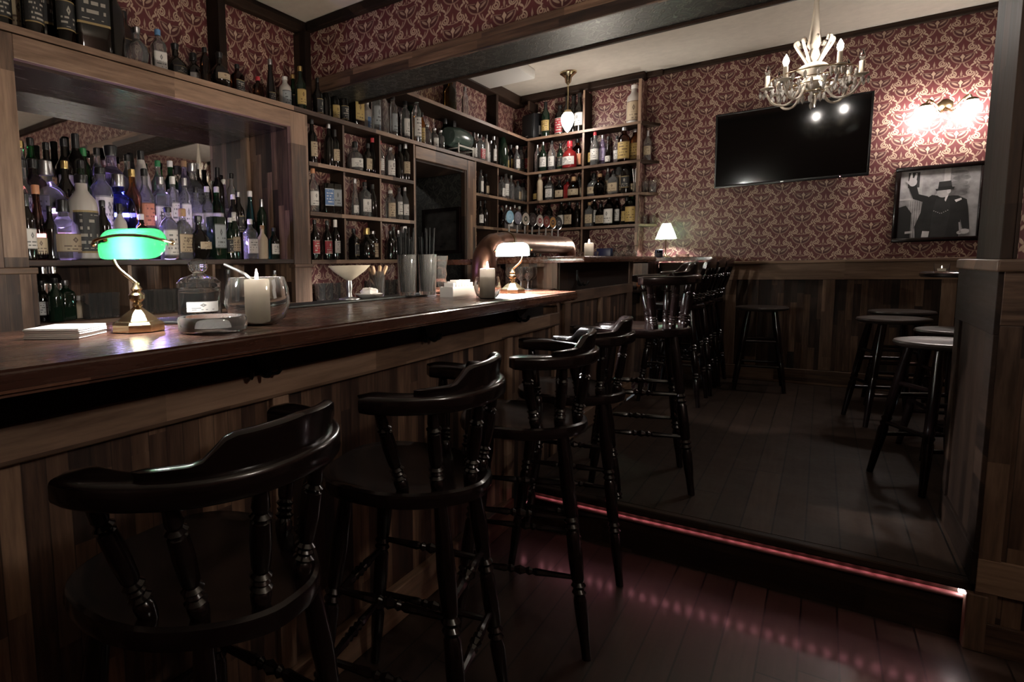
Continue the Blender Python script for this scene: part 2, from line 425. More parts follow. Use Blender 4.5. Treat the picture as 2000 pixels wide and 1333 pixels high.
b = B()
D = 0.34
for y0, y1, z0, z1 in ((-3.1, 1.00, 0, CN), (1.00, 2.52, 2.14, CN), (2.52, 2.95, 0, CN), (2.95, 3.84, 0, 3.1), (3.84, 4.66, 2.09, 3.1), (4.66, 6.3, 0, 3.1), (1.0, 2.52, -0.02, 1.02)):
    box(b, XW - D, XW, y0, y1, z0, z1)
struct('wall_left', b, 'paper')
struct('wall_left_furring', box(B(), XW, -2.556, 2.66, 3.812, 1.045, Z4_ - 0.03), 'paper')
struct('wall_back', box(B(), XW - 0.3, 2.5, YB, YB + 0.2, 0, 3.2), 'paper')
struct('wall_right', box(B(), 2.3, 2.5, -3.1, 6.2, 0, 3.2), 'paper')
struct('wall_behind', box(B(), -3.0, 2.5, -3.2, -3.0, 0, 3.0), 'paper')
struct('ceiling', box(B(), -2.9, 2.4, -3.1, 2.95, CN, CN + 0.1), 'ceiling')
struct('ceiling_platform', box(B(), -2.9, 2.4, 3.2, 6.3, CF, CF + 0.1), 'ceiling')
# dropped beam between the rooms
BY0, BY1, BZ = 2.90, 3.25, 2.395
b = box(B(), XW + 0.001, 2.3, BY0, BY1, BZ + 0.012, 3.1)
o = struct('beam', b, 'paper')
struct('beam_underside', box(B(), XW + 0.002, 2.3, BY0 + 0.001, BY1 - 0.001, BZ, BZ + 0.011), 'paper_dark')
struct('trim_beam_front', box(B(), XW + 0.003, 2.3, BY0 - 0.022, BY0, BZ - 0.015, BZ + 0.075, 0.004), 'wood_x')
struct('trim_beam_back', box(B(), XW + 0.003, 2.3, BY1, BY1 + 0.022, BZ - 0.015, BZ + 0.05, 0.004), 'dark_x')
# cornices
b = B()
box(b, XW, XW + 0.05, -3, BY0 - 0.03, CN - 0.075, CN, 0.01)
box(b, XW + 0.05, 2.3, BY0 - 0.05, BY0, CN - 0.06, CN, 0.01)
struct('trim_cornice_near', b, 'dark_y')
b = B()
box(b, XW, XW + 0.11, BY1, YB, CF - 0.10, CF, 0.012)
struct('trim_cornice_left', b, 'dark_y')
b = B()
box(b, XW + 0.11, -1.36, YB - 0.11, YB, CF - 0.07, CF, 0.012)
box(b, -1.36, -1.22, YB - 0.05, YB, CF - 0.05, CF, 0.008)
box(b, -1.22, 2.3, YB - 0.03, YB, CF - 0.045, CF, 0.008)
struct('trim_cornice_back', b, 'dark_x')
# dark uprights on the wall above the long shelf
for i, (y, z0, z1) in enumerate(((0.72, 2.235, CN - .08), (2.12, 2.235, CN - .08), (2.79, 2.235, CN - .08), (3.5, 2.235, 2.54), (4.66, 2.235, CF - .1), (5.52, 2.235, CF - .1))):
    struct('trim_wall_upright', box(B(), XW, XW + 0.10, y, y + 0.05, z0, z1, 0.003), 'dark_z')

# ---- back wall wainscot
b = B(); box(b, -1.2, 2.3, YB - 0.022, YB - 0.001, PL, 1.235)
struct('wall_back_panelling', b, 'darker_z')
struct('trim_chair_rail', box(B(), -1.2, 2.3, YB - 0.06, YB, 1.235, 1.262, 0.006), 'darker_x')
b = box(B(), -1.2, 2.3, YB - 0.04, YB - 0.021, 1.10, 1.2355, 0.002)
struct('trim_top_rail', b, 'darker_x')
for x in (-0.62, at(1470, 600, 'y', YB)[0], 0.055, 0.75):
    struct('trim_stile', box(B(), x - 0.04, x + 0.04, YB - 0.038, YB - 0.021, 0.35, 1.10, 0.002), 'darker_stile')
struct('baseboard_back', box(B(), -1.2, 2.3, YB - 0.042, YB - 0.02, PL, 0.345, 0.004), 'darker_x')

# ---- half wall, pier and their trim
HX, HY = 0.438, 2.65
struct('partition_half_wall', box(B(), HX, 2.3, HY, 3.30, 0, 1.225), 'darker_z')
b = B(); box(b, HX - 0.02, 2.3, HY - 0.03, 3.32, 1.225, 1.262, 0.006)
struct('trim_half_wall_cap', b, 'darker_x')
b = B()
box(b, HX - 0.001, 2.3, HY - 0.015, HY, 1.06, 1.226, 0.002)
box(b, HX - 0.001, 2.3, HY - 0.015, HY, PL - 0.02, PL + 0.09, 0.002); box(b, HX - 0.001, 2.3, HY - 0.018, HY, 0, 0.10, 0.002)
struct('trim_half_wall_rail', b, 'darker_x')
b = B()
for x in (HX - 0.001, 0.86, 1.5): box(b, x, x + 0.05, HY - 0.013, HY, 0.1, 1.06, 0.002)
struct('trim_half_wall_stile', b, 'darker_stile')
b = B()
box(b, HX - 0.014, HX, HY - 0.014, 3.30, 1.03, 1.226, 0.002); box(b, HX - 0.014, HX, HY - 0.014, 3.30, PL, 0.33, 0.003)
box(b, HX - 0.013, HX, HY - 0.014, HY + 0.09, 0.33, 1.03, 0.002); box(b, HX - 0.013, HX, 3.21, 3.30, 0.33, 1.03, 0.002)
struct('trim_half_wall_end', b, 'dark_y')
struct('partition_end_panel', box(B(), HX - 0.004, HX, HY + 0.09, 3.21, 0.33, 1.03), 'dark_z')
struct('trim_step_post', box(B(), HX - 0.02, HX + 0.03, HY - 0.02, HY + 0.03, 0, PL - 0.03, 0.004), 'darker_stile')
PX = 0.474
struct('column_pier', box(B(), PX + 0.02, 2.3, BY0, BY1, 1.262, BZ + 0.02), 'paper')
b = box(B(), PX - 0.01, PX + 0.02, BY0 - 0.015, BY1 + 0.015, 1.262, BZ - 0.012, 0.003)
box(b, PX + 0.02, PX + 0.03, BY0 - 0.015, BY0, 1.262, BZ - 0.012, 0.003)
struct('trim_pier_casing', b, 'dark_z')

# ---- back room seen through the doorway
b = B()
box(b, -4.6, XF - 0.04, 4.645, 4.659, 0, 2.09); box(b, -4.6, XW - D, 4.66, 4.75, 0, 2.8); box(b, -4.7, -4.6, 2.6, 4.75, 0, 2.8); box(b, -4.6, XW - D, 2.6, 2.7, 0, 2.8); box(b, -4.6, XW - D, 2.7, 4.66, 2.7, 2.8)
struct('wall_back_room', b, 'paper_dark')
struct('floor_back_room', box(B(), -4.6, XW, 2.7, 4.65, -0.1, 0), 'floor')
b = B()
y0, y1, zt = 3.84, 4.66, 2.09
box(b, XW, XF - 0.01, y1 - 0.03, y1 - 0.016, 0, zt) if False else box(b, XF - 0.04, XF - 0.005, y1 - 0.03, y1, 0, zt); box(b, XW - D, XF - 0.01, y0, y0 + 0.02, 0, zt); box(b, XW - D, XF - 0.01, y0, y1, zt - 0.02, zt)
struct('door_1_jamb', b, 'dark_z')
b = B()
box(b, XF - 0.03, XF, y1, y1 + 0.16, 0, 2.18, 0.003)
struct('trim_doorway_side', b, 'wood_z')
struct('trim_doorway_head', box(B(), XF - 0.03, XF + 0.002, y0, y1, zt, 2.18, 0.003), 'rail_y')
p = at(862, 452, 'y', 4.63)
t = thing('framed_picture', 'dark framed picture hanging in the room beyond the doorway', 'picture', (p[0], 4.643, p[2]))
b = B(); box(b, -.19, .19, -0.03, 0, .17, .2); box(b, -.19, .19, -0.03, 0, -.2, -.17); box(b, -.19, -.16, -0.03, 0, -.17, .17); box(b, .16, .19, -0.03, 0, -.17, .17)
obj('frame', b, 'lacquer', t)
obj('print', box(B(), -.16, .16, -0.012, -0.006, -.17, .17), plain('dim print', (0.02, 0.018, 0.017), 0.3, vary=0.6), t)

# ------------------------------------------------------------------ back bar joinery
NZ0, NZ1, NY0, NY1, NX = 1.335, 2.095, 1.02, 2.505, -2.80
t = thing('back_bar_niche', 'wood framed bottle niche with a mirrored back and glowing purple tiers', 'bar niche', (XF, NY0, 1.0))
def sub(name, bm, mm, par=t, smooth=0):
    o = obj(name, bm, mm, par, smooth=smooth)
    o.matrix_parent_inverse = Matrix.Translation(par.location).inverted(); return o
for y0, y1 in ((NY0 - 0.09, NY0), (NY1, NY1 + 0.145)):
    sub('stile', box(B(), XF - 0.03, XF, y0, y1, NZ0 - 0.03, 2.185, 0.003), 'rail_z')
    sub('base_stile', box(B(), XF - 0.03, XF + 0.001, y0, y1, 1.0, NZ0 - 0.031), 'rail_z')
sub('head_rail', box(B(), XF - 0.03, XF, NY0, NY1, NZ1, 2.185, 0.003), 'rail_y')
b = box(B(), NX, XF - .0305, NY0 - 0.02, NY0, 1.03, NZ1 + 0.02); sub('side_panel', b, 'wood_z')
b = box(B(), NX, XF - .0305, NY1, NY1 + 0.02, 1.03, NZ1 + 0.02); sub('side_panel', b, 'wood_z')
sub('ceiling_board', box(B(), NX, XF - 0.03, NY0, NY1, NZ1 - 0.012, NZ1 + 0.02), wood('niche ceiling boards', 'y', [(0, (0.016, 0.010, 0.009)), (1, (0.05, 0.032, 0.028))], 0.13, 3.0, 0.24, 0.02, coat=0.3))
sub('mirror', box(B(), NX - 0.01, NX, NY0, NY1 - 0.0, NZ0, NZ1 - 0.012), 'mirror')
sub('corner_bead', box(B(), NX, NX + 0.015, NY1 - 0.022, NY1, NZ0, NZ1 - 0.012), 'rail_z')
sub('bottle_shelf', box(B(), NX, XF - 0.006, NY0, NY1, NZ0 - 0.025, NZ0, 0.003), 'shelf_y')
TIER = [(-2.545, 1.335 + 0.115), (-2.665, 1.335 + 0.23)]
for x, z in TIER:
    e = sub('tier', box(B(), NX + 0.001, x, NY0 + 0.001, NY1 - 0.022, NZ0 + 0.001, z, 0.003), 'dark_y')
    s_ = sub('purple_strip', box(B(), x, x + 0.004, NY0 + 0.02, NY1 - 0.36, z - 0.024, z - 0.008), 'purple_led')
sub('lower_shelf', box(B(), NX, XF + 0.02, NY0, NY1, 1.055, 1.08, 0.003), 'shelf_y')
sub('lower_back', box(B(), NX - 0.01, NX + 0.01, NY0, NY1, 1.08, NZ0 - 0.025), 'wood_z')
for px in (257, 421):
    y = at(px, 550, 'x', XF)[1]
    sub('divider', box(B(), NX + 0.01, XF - 0.01, y - 0.009, y + 0.009, 1.08, NZ0 - 0.025), 'rail_z')
sub('ledge', box(B(), XF - 0.04, XF + 0.03, NY0 - 0.6, NY0 + 0.02, NZ0 - 0.055, NZ0 - 0.03, 0.004), 'rail_y'); sub('ledge', box(B(), XF - 0.04, XF + 0.015, NY1 - 0.01, NY1 + 0.15, NZ0 - 0.05, NZ0 - 0.03, 0.004), 'rail_y')
# pillar panelling left of the niche and cabinet below
t = thing('wall_cabinet', 'wood panelled cabinet side standing before the bottle niche', 'cabinet', (XF, 0.5, 0))
sub('upper_panel', box(B(), XW + .001, XF - 0.004, -0.6, NY0 - 0.09, NZ0 - 0.03, 2.185), 'wood_z', t)
sub('lower_panel', box(B(), XW + .001, XF + 0.02, -0.6, NY0 + 0.015, 0, NZ0 - 0.055), 'wood_z', t)
t = thing('back_counter', 'dark back counter beneath the bottle niche', 'counter', (XF, 2.4, 0))
sub('cupboard_front', box(B(), XW + 0.001, XF - 0.035, NY0 + 0.016, 3.81, 0, 1.0), 'dark_z', t)
sub('worktop', box(B(), XW + .001, XF - 0.032, NY0 + .016, 3.81, 1.001, 1.03, 0.004), 'black', t)

SHT = 0.024
# long top shelf (z 2.21) round the corner
TIP = lambda z: prism(B(), [(XW, NY0 - 1.6), (XF, NY0 - 1.6), (XF, YF), (-1.345, YF), (-1.235, YB - 0.005), (XW, YB - 0.005)], z - SHT, z)
Z4 = 2.212
t = thing('top_shelf', 'long dark shelf above the niche and doorway, running round the corner', 'shelf', (XF, 3, Z4))
sub('board', edged(TIP(Z4), (0, -1, 0)), ['dark_y', 'rail_x'], t)
sub('shelf_edge', box(B(), XF, XF + 0.006, NY0 - 1.6, YF, Z4 - SHT, Z4 + 0.002), 'rail_y', t)
t = thing('upper_shelf', 'highest dark shelf near the ceiling, turning the corner by the speaker', 'shelf', (XF, 4.5, 2.555))
Z5 = 2.555
sub('board', edged(prism(B(), [(XW, 3.72), (XF, 3.72), (XF, YF), (-1.345, YF), (-1.235, YB - 0.005), (XW, YB - 0.005)], Z5 - SHT, Z5), (0, -1, 0)), ['dark_y', 'rail_x'], t)
sub('shelf_edge', box(B(), XF, XF + 0.006, 3.72, YF, Z5 - SHT, Z5 + 0.002), 'rail_y', t)
# left bay unit
Z1, Z2, Z3 = 1.33, 1.622, 1.918
t = thing('bay_shelf_unit', 'open shelf unit of nine bays between niche and doorway', 'shelf unit', (XF, 3.2, 1.0))
for z in (Z1, Z2, Z3): sub('shelf', edged(box(B(), XW + .001, XF, 2.655, 3.814, z - SHT, z), (1, 0, 0)), ['dark_y', 'rail_y'], t)
for y in (3.0, 3.40):
    for z0, z1 in ((Z1, Z2), (Z2, Z3), (Z3, Z4)): sub('divider', edged(box(B(), XW + .001, XF - 0.012, y - 0.009, y + 0.009, z0 + .001, z1 - SHT - .001), (1, 0, 0)), ['dark_z', 'rail_z'], t)
sub('end_panel', edged(box(B(), XW + .001, XF - 0.002, 3.815, 3.84, 0, Z4 - SHT - .001), (1, 0, 0)), ['dark_z', 'rail_z'], t)
sub('glass_shelf', edged(box(B(), XW + .001, XF, 2.655, 3.814, 1.045, 1.07), (1, 0, 0)), ['dark_y', 'rail_y'], t)
# corner unit
t = thing('corner_shelf_unit', 'corner shelf unit filling the wall between doorway and television', 'shelf unit', (XF, 5.9, 1.0))
for z in (Z1 - 0.01, 1.628, Z3): 
    sub('shelf', edged(edged(prism(B(), [(XW + .001, 4.836), (XF, 4.836), (XF, YF), (-1.345, YF), (-1.235, YB - 0.005), (XW + .001, YB - 0.005)], z - SHT, z), (0, -1, 0)), (1, 0, 0)), ['dark_x', 'rail_x'], t)
LV = [1.1, Z1 - 0.01, 1.628, Z3, Z4, Z5, CF - 0.02]
for z0, z1 in zip(LV[1:], LV[2:]):
    top = z1 - SHT if z1 < 2.6 else 2.93
    z0 += .001; top -= .001
    for x in (-2.415, -1.865): sub('divider', edged(box(B(), x - 0.009, x + 0.009, YF + 0.012, YB - 0.002, z0 if z0 < 2.5 or x > -2 else 2.84, top), (0, -1, 0)), ['dark_z', 'rail_z'], t)
    sub('end_panel', box(B(), -1.375, -1.355, YF + 0.004, YB - 0.002, z0, top), 'paper', t)
    sub('end_post', box(B(), -1.378, -1.352, YF - 0.002, YF + 0.004, z0, top), 'rail_z', t)
for z0, z1 in zip(LV[1:4], LV[2:5]): sub('divider', edged(box(B(), XW + .001, XF - 0.012, 5.30, 5.318, z0 + .001, z1 - SHT - .001), (1, 0, 0)), ['dark_z', 'rail_z'], t)
sub('side_post', box(B(), XF - 0.02, XF, 4.8215, 4.835, 1.1, Z4 - SHT - .001), 'rail_z', t)

# ------------------------------------------------------------------ the bar
BX, BTX, BZT = -1.15, -0.93, 1.14
t = thing('bar_counter', 'long wood panelled bar front beneath the varnished bar top', 'bar counter', (BX, 1.5, 0))
sub('stave_panel', box(B(), BX - 0.04, BX - 0.015, -0.7, 3.30, 0.0, 1.0), 'wood_z', t)
sub('shaded_upper_board', box(B(), BX - 0.04, BX - 0.012, -0.7, 3.1, 1.0, BZT - 0.042), 'dark_y', t)  # dark wood put in for the shade under the bar top's overhang
sub('rail', box(B(), BX - 0.015, BX + 0.008, -0.7, 3.30, 0.932, 1.004, 0.003), 'rail_y', t)
for y0 in (at(548, 800, 'x', BX)[1], at(995, 690, 'x', BX)[1]):
    sub('stile', box(B(), BX - 0.015, BX + 0.004, y0 - 0.03, y0 + 0.03, 0.13, 0.932, 0.003), 'rail_z', t)
sub('stile', box(B(), BX - 0.015, BX + 0.004, 3.24, 3.30, 0.13, 0.932, 0.003), 'rail_z', t)
sub('skirting', box(B(), BX - 0.015, BX + 0.02, -0.7, 2.66, 0.0, 0.13, 0.004), 'rail_y', t)
b = prism(B(), [(-1.57, -0.8), (BTX, -0.8), (BTX, 2.93), (BTX - 0.02, 2.955), (-1.12, 3.02), (-1.16, 3.30), (-1.57, 3.30)], BZT - 0.042, BZT)
bmesh.ops.bevel(b, geom=[e for e in b.edges if abs(e.verts[0].co.z - e.verts[1].co.z) < 1e-5], offset=0.007, segments=3, affect='EDGES')
tag(obj('bar_worktop', b, 'top_y', smooth=30), 'long varnished dark wood bar top carrying the lamps', 'bar top')
o = obj('bar_mat', box(B(), -1.57, -1.445, 1.30, 2.46, BZT + 0.0005, BZT + 0.009, 0.003), 'black'); tag(o, 'black rubber bar mat along the rear edge of the bar top', 'bar mat')
# raised counter
RZ = 1.315
t = thing('raised_counter', 'wood panelled raised counter past the end of the bar', 'counter', (BX, 4, PL))
sub('end_face', box(B(), -1.47, BX - 0.012, 3.305, 3.33, BZT - 0.1, RZ - 0.035), 'wood_z', t)
sub('body', box(B(), -1.47, BX - 0.016, 3.331, 4.93, 0.0, RZ - 0.035), 'wood_z', t)
for y0, y1 in ((3.40, 3.50), (4.10, 4.26), (4.80, 4.94)): sub('stile', box(B(), BX - 0.016, BX + 0.004, y0, y1, PL, 1.05, 0.003), 'rail_z', t)
sub('rail', box(B(), BX - 0.016, BX + 0.006, 3.38, 4.94, 1.045, 1.115, 0.003), 'rail_y', t)
sub('shaded_upper_board', box(B(), BX - 0.016, BX - 0.006, 3.33, 4.94, 1.115, RZ - 0.035), 'dark_y', t)  # dark wood stands in for shade below the counter top
sub('stile', box(B(), BX - 0.016, BX + 0.006, 4.84, 4.94, 1.115, RZ - 0.035, 0.003), 'rail_z', t)
sub('skirting', box(B(), BX - 0.016, BX + 0.015, 3.38, 4.94, PL, 0.33, 0.003), 'rail_y', t)
o = obj('raised_worktop', box(B(), -1.95, -0.99, 3.23, 4.98, RZ - 0.035, RZ, 0.006), 'top_y'); tag(o, 'thick dark wood top of the raised counter beyond the bar', 'counter top')
t = thing('wall_counter', 'narrow dark counter fixed along the far wall beneath the small lamp', 'counter', (-1.5, 6.0, RZ))
sub('board', box(B(), XF, -0.70, 5.62, 6.13, RZ - 0.04, RZ - 0.005, 0.005), 'top_y', t)
sub('panel_below', box(B(), XF, -1.2, 5.7, 6.13, PL, RZ - 0.04), 'wood_z', t)
b = B()
# coat hooks under the bar top
b0 = tube(B(), spline([(0, 0, 0), (.02, 0, -.045), (.05, 0, -.055), (.066, 0, -.03)]), 0.006, 6); tube(b0, spline([(0, 0, -.01), (.012, -.02, -.05), (.04, -.045, -.055), (.05, -.05, -.035)]), 0.0045, 6); tube(b0, spline([(0, 0, -.01), (.012, .02, -.05), (.04, .045, -.055), (.05, .05, -.035)]), 0.0045, 6)
box(b0, -.006, 0.004, -.014, .014, -.03, .035, 0.002)
hm = mesh('coat_hook', b0, 'iron')
for i, (px, py, lab) in enumerate(((500, 725, 'black iron coat hook beneath the bar edge, between the two nearest stools'), (830, 663, 'black iron coat hook beneath the bar edge, above the second stool'), (1010, 628, 'black iron coat hook beneath the bar edge, above the third stool'))):
    y = at(px, py, 'x', BX)[1]
    o = link('coat_hook', hm, None, (BX - 0.006, y, 1.06)); tag(o, lab, 'coat hook', 'coat hooks along the bar')
o = link('coat_hook', hm, None, (BX, 3.62, 1.20)); tag(o, 'black iron coat hook on the raised counter front', 'coat hook', 'coat hooks along the bar')
# ------------------------------------------------------------------ stools
LEG = [(0, .014), (.10, .0155), (.16, .019), (.26, .021), (.285, .0165), (.30, .023), (.315, .0165), (.33, .0235), (.345, .0165), (.36, .021), (.45, .0225), (.56, .021), (.575, .0165), (.59, .023), (.605, .0165), (.62, .0235), (.635, .0165), (.65, .020), (.78, .0235), (.93, .0185), (1, .016)]
STR = [(0, .008), (.25, .0105), (.36, .013), (.39, .009), (.42, .0145), (.45, .009), (.5, .0165), (.55, .009), (.58, .0145), (.61, .009), (.64, .013), (.75, .0105), (1, .008)]
SPN = [(0, .012), (.06, .016), (.14, .0175), (.17, .013), (.20, .0195), (.225, .013), (.25, .0165), (.27, .013), (.30, .019), (.325, .013), (.36, .0155), (.55, .018), (.72, .0165), (.735, .012), (.76, .0185), (.785, .012), (.82, .015), (1, .011)]
LEGC = [(0, .013), (.2, .017), (.35, .02), (.37, .016), (.39, .021), (.41, .016), (.43, .021), (.45, .016), (.48, .02), (.75, .022), (1, .016)]

def loftseat(outline, z0, z1, dish=0.006, bev=0.012):
    "rounded slab with a slightly dished top; outline(a)->(x,y)"
    n = 48; rs = []
    for s, z in ((0.93, z0), (0.985, z0 + bev * .5), (1.0, (z0 + z1) / 2), (0.985, z1 - bev * .4), (0.95, z1), (0.80, z1 - dish * .5), (0.5, z1 - dish), (0.05, z1 - dish)):
        rs.append([V((outline(2 * pi * i / n)[0] * s, outline(2 * pi * i / n)[1] * s, z)) for i in range(n)])
    return rings(B(), rs)
def sup(a, rx, ry, p):
    c, s = cos(a), sin(a)
    return (rx * math.copysign(abs(c) ** (2 / p), c), ry * math.copysign(abs(s) ** (2 / p), s))
def capt_outline(a):
    x, y = sup(a, .215, .215, 2.9)
    if x > 0: y *= 1 - 0.42 * (x / .215) ** 1.6
    return x - 0.005, y
def captain():
    t = thing('captain_stool', 'x', 'bar stool', group='captain stools along the bar')
    ST = .752
    obj('seat', loftseat(capt_outline, ST - .042, ST, .010), 'lacquer', t)
    lg = {}
    for sx in (-1, 1):
        for sy in (-1, 1):
            a = V((sx * .213 + (0 if sx < 0 else -.003), sy * .20, 0)); c = V((sx * .125, sy * .13, ST - .035)); lg[sx, sy] = (a, c)
            obj('leg', turned(B(), a, c, LEG, 12), 'lacquer', t)
    pt = lambda k, z: lg[k][0].lerp(lg[k][1], z / (ST - .035))
    for k1, k2, zs in (((1, -1), (1, 1), (.30, .48)), ((-1, -1), (-1, 1), (.23, .42)), ((-1, -1), (1, -1), (.26, .45)), ((-1, 1), (1, 1), (.26, .45))):
        for z in zs: obj('stretcher', turned(B(), pt(k1, z), pt(k2, z), STR, 8), 'lacquer', t)
    def rail(a, r=.0):      # horseshoe arm, a from -118 to 118 degrees, 0 = middle of the back
        k = abs(a) / 118
        R_ = .224 + r
        x, y = R_ * cos(R(a)) * (1 - .0 * k), R_ * 1.04 * sin(R(a))
        if abs(a) > 80: y *= 1 - .02 * (abs(a) - 80) / 38
        return x - .012, y
    for a in (-84, -52, -18, 18, 52, 84):
        x, y = rail(a); q = V((x, y, .962))
        rr = .155 + .012 * (abs(a) < 50)
        p = V((rr * cos(R(a * .93)) + .012, rr * 1.05 * sin(R(a * .93)), ST - .012))
        obj('spindle', turned(B(), p, q, SPN, 10), 'lacquer', t)
    rs = []
    n = 40
    for i in range(n + 1):
        a = -96 + 192 * i / n; k = abs(a) / 96
        w = .030 + .013 * max(0, (k - .62) / .38) ** .8
        e = min(1.0, (1.002 - k) / .07); w *= sqrt(max(0.02, 1 - (1 - e) ** 2))
        h = .0215 * (1 if e >= 1 else .75 + .25 * e)
        cx, cy = rail(a); nx, ny = cos(R(a)), sin(R(a)); zc = .972 + .012 * max(0, .5 - k)
        sec = []
        for j in range(20):
            u, v = sup(2 * pi * j / 20 + pi / 20, w, h, 5.0)
            sec.append(V((cx + nx * u, cy + ny * u, zc + v)))
        rs.append(sec)
    obj('arm_rail', rings(B(), rs), 'lacquer', t)
    rs = []
    for i in range(33):
        a = -63 + 126 * i / 32; k = abs(a) / 63
        e = min(1.0, (1.0 - k) / .05); s = sqrt(max(.03, 1 - (1 - e) ** 2))
        up = .024 + .036 * (0.5 + 0.5 * cos(pi * min(1, max(0, (k - .45) / .22)))) - .008 * k
        z0 = .991 + .012 * max(0, .5 - abs(a) / 120)
        sec = []
        for fr, off, th in ((0, -.002, .017), (.35, .0, .015), (.75, .005, .014), (.93, .008, .011), (1, .009, .005)):
            sec.append((z0 + up * fr * (1 if e >= 1 else .9), off, th * s))
        pts = [rail(a, o + h) + (z,) for z, o, h in sec] + [rail(a, o - h) + (z,) for z, o, h in reversed(sec)]
        rs.append([V(p) for p in pts])
    obj('crest', rings(B(), rs), 'lacquer', t)
    return t
cs = captain()
for i, (x, y, z, rz, lab) in enumerate(((-.848, .625, 0, .10, 'black captain stool nearest the viewer, below the brass lamp with the emerald shade'),
        (-.83, 1.275, 0, .20, 'black captain stool second along the bar, its crest lit along the top'),
        (-.80, 1.965, 0, .34, 'black captain stool third along the bar, standing clear of the step'),
        (-.815, 2.52, 0, .22, 'black captain stool fourth along the bar, close before the red lit step'),
        (-.67, 3.085, PL, .28, 'black captain stool standing on the raised floor, green light on its seat'))):
    o = cs if i == 0 else copy_tree(cs)
    place(o, (x, y, z), rz, lab)

def spindleback():
    t = thing('spindle_back_stool', 'x', 'bar stool', group='high spindle back stools at the counter')
    ST = .74
    obj('seat', loftseat(lambda a: sup(a, .19, .20, 2.6), ST - .04, ST, .008), 'lacquer', t)
    lg = {}
    for sx in (-1, 1):
        for sy in (-1, 1):
            a = V((sx * .20, sy * .19, 0)); c = V((sx * .12, sy * .12, ST - .03)); lg[sx, sy] = (a, c)
            obj('leg', turned(B(), a, c, LEG, 10), 'lacquer', t)
    pt = lambda k, z: lg[k][0].lerp(lg[k][1], z / (ST - .03))
    for k1, k2, z in (((1, -1), (1, 1), .35), ((-1, -1), (-1, 1), .25), ((-1, -1), (1, -1), .3), ((-1, 1), (1, 1), .3)):
        obj('stretcher', turned(B(), pt(k1, z), pt(k2, z), STR, 8), 'lacquer', t)
    for i in range(5):
        f = (i - 2) / 2
        obj('spindle', turned(B(), V((.155 - .02 * f * f, .135 * f, ST - .01)), V((.235 - .03 * f * f, .17 * f, ST + .275)), SPN, 8), 'lacquer', t)
    rs = []
    for i in range(25):
        f = -1 + 2 * i / 24; x = .238 - .03 * f * f; y = .205 * f; h = .075 - .03 * abs(f) ** 2
        rs.append([V((x - .012, y, ST + .26)), V((x + .010, y, ST + .26)), V((x + .016, y, ST + .26 + h * .8)), V((x + .010, y, ST + .26 + h)), V((x, y, ST + .26 + h * .98)), V((x - .008, y, ST + .26 + h * .6))])
    obj('crest', rings(B(), rs), 'lacquer', t)
    return t
sb = spindleback()
for i, (x, y, rz, lab) in enumerate(((-.85, 4.97, 0, 'black spindle back stool nearest of the row facing the far counter'),
        (-.84, 5.43, .04, 'black spindle back stool between two others at the far counter'),
        (-.83, 5.89, .0, 'black spindle back stool closest to the far panelled wall'))):
    o = sb if i == 0 else copy_tree(sb); place(o, (x, y, PL), rz, lab)

def roundstool():
    t = thing('round_stool', 'x', 'bar stool', group='backless round stools')
    ST = .675
    obj('seat', lathe(B(), [(.02, ST - .03), (.165, ST - .03), (.178, ST - .022), (.182, ST - .012), (.178, ST - .003), (.165, ST), (.13, ST - .006), (.05, ST - .010), (.0, ST - .010)], 40), 'seat_brown', t)
    lg = []
    for k in range(4):
        a = pi / 4 + k * pi / 2; d = V((cos(a), sin(a), 0)); lg.append((d * .235, d * .12 + V((0, 0, ST - .02))))
        obj('leg', turned(B(), *lg[-1], LEGC, 10), 'lacquer', t)
    for k in range(4):
        z = .20 + .06 * (k % 2); q = lambda j, z: lg[j][0].lerp(lg[j][1], z / (ST - .02))
        for dz in (0, .2): obj('stretcher', tube(B(), [q(k, z + dz), q((k + 1) % 4, z + dz)], .011, 8), 'lacquer', t)
    return t
MT['seat_brown'] = plain('dark brown seat', (0.035, 0.027, 0.024), 0.33, vary=0.3)
rd = roundstool()
for i, (x, y, rz, lab) in enumerate(((-.365, 5.80, .1, 'backless round stool standing alone against the far panelling'),
        (.46, 3.72, .5, 'backless round stool beside the half wall, its pale seat nearest of the backless ones'),
        (.585, 4.32, .2, 'backless round stool before the pub table pedestal, partly behind the nearest round seat'),
        (.37, 4.98, .3, 'backless round stool in front of another, left of the pub table'),
        (.46, 5.66, .0, 'backless round stool nearest the far wall behind another round seat'),
        (.93, 3.97, .8, 'backless round stool almost hidden behind the half wall'))):
    o = rd if i == 0 else copy_tree(rd); place(o, (x, y, PL), rz, lab)
# pub table
t = thing('pub_table', 'tall round dark pub table on a stout pedestal by the half wall', 'table', (.77, 4.98, PL))
obj('tabletop', lathe(B(), [(.1, .93), (.29, .93), (.30, .938), (.30, .952), (.29, .96), (.0, .96)], 40), 'lacquer', t)
obj('pedestal', lathe(B(), [(.07, .05), (.06, .08), (.055, .5), (.07, .88), (.12, .93)], 20), 'lacquer', t)
obj('base', lathe(B(), [(.19, 0), (.20, .01), (.19, .03), (.08, .06)], 32), 'lacquer', t)

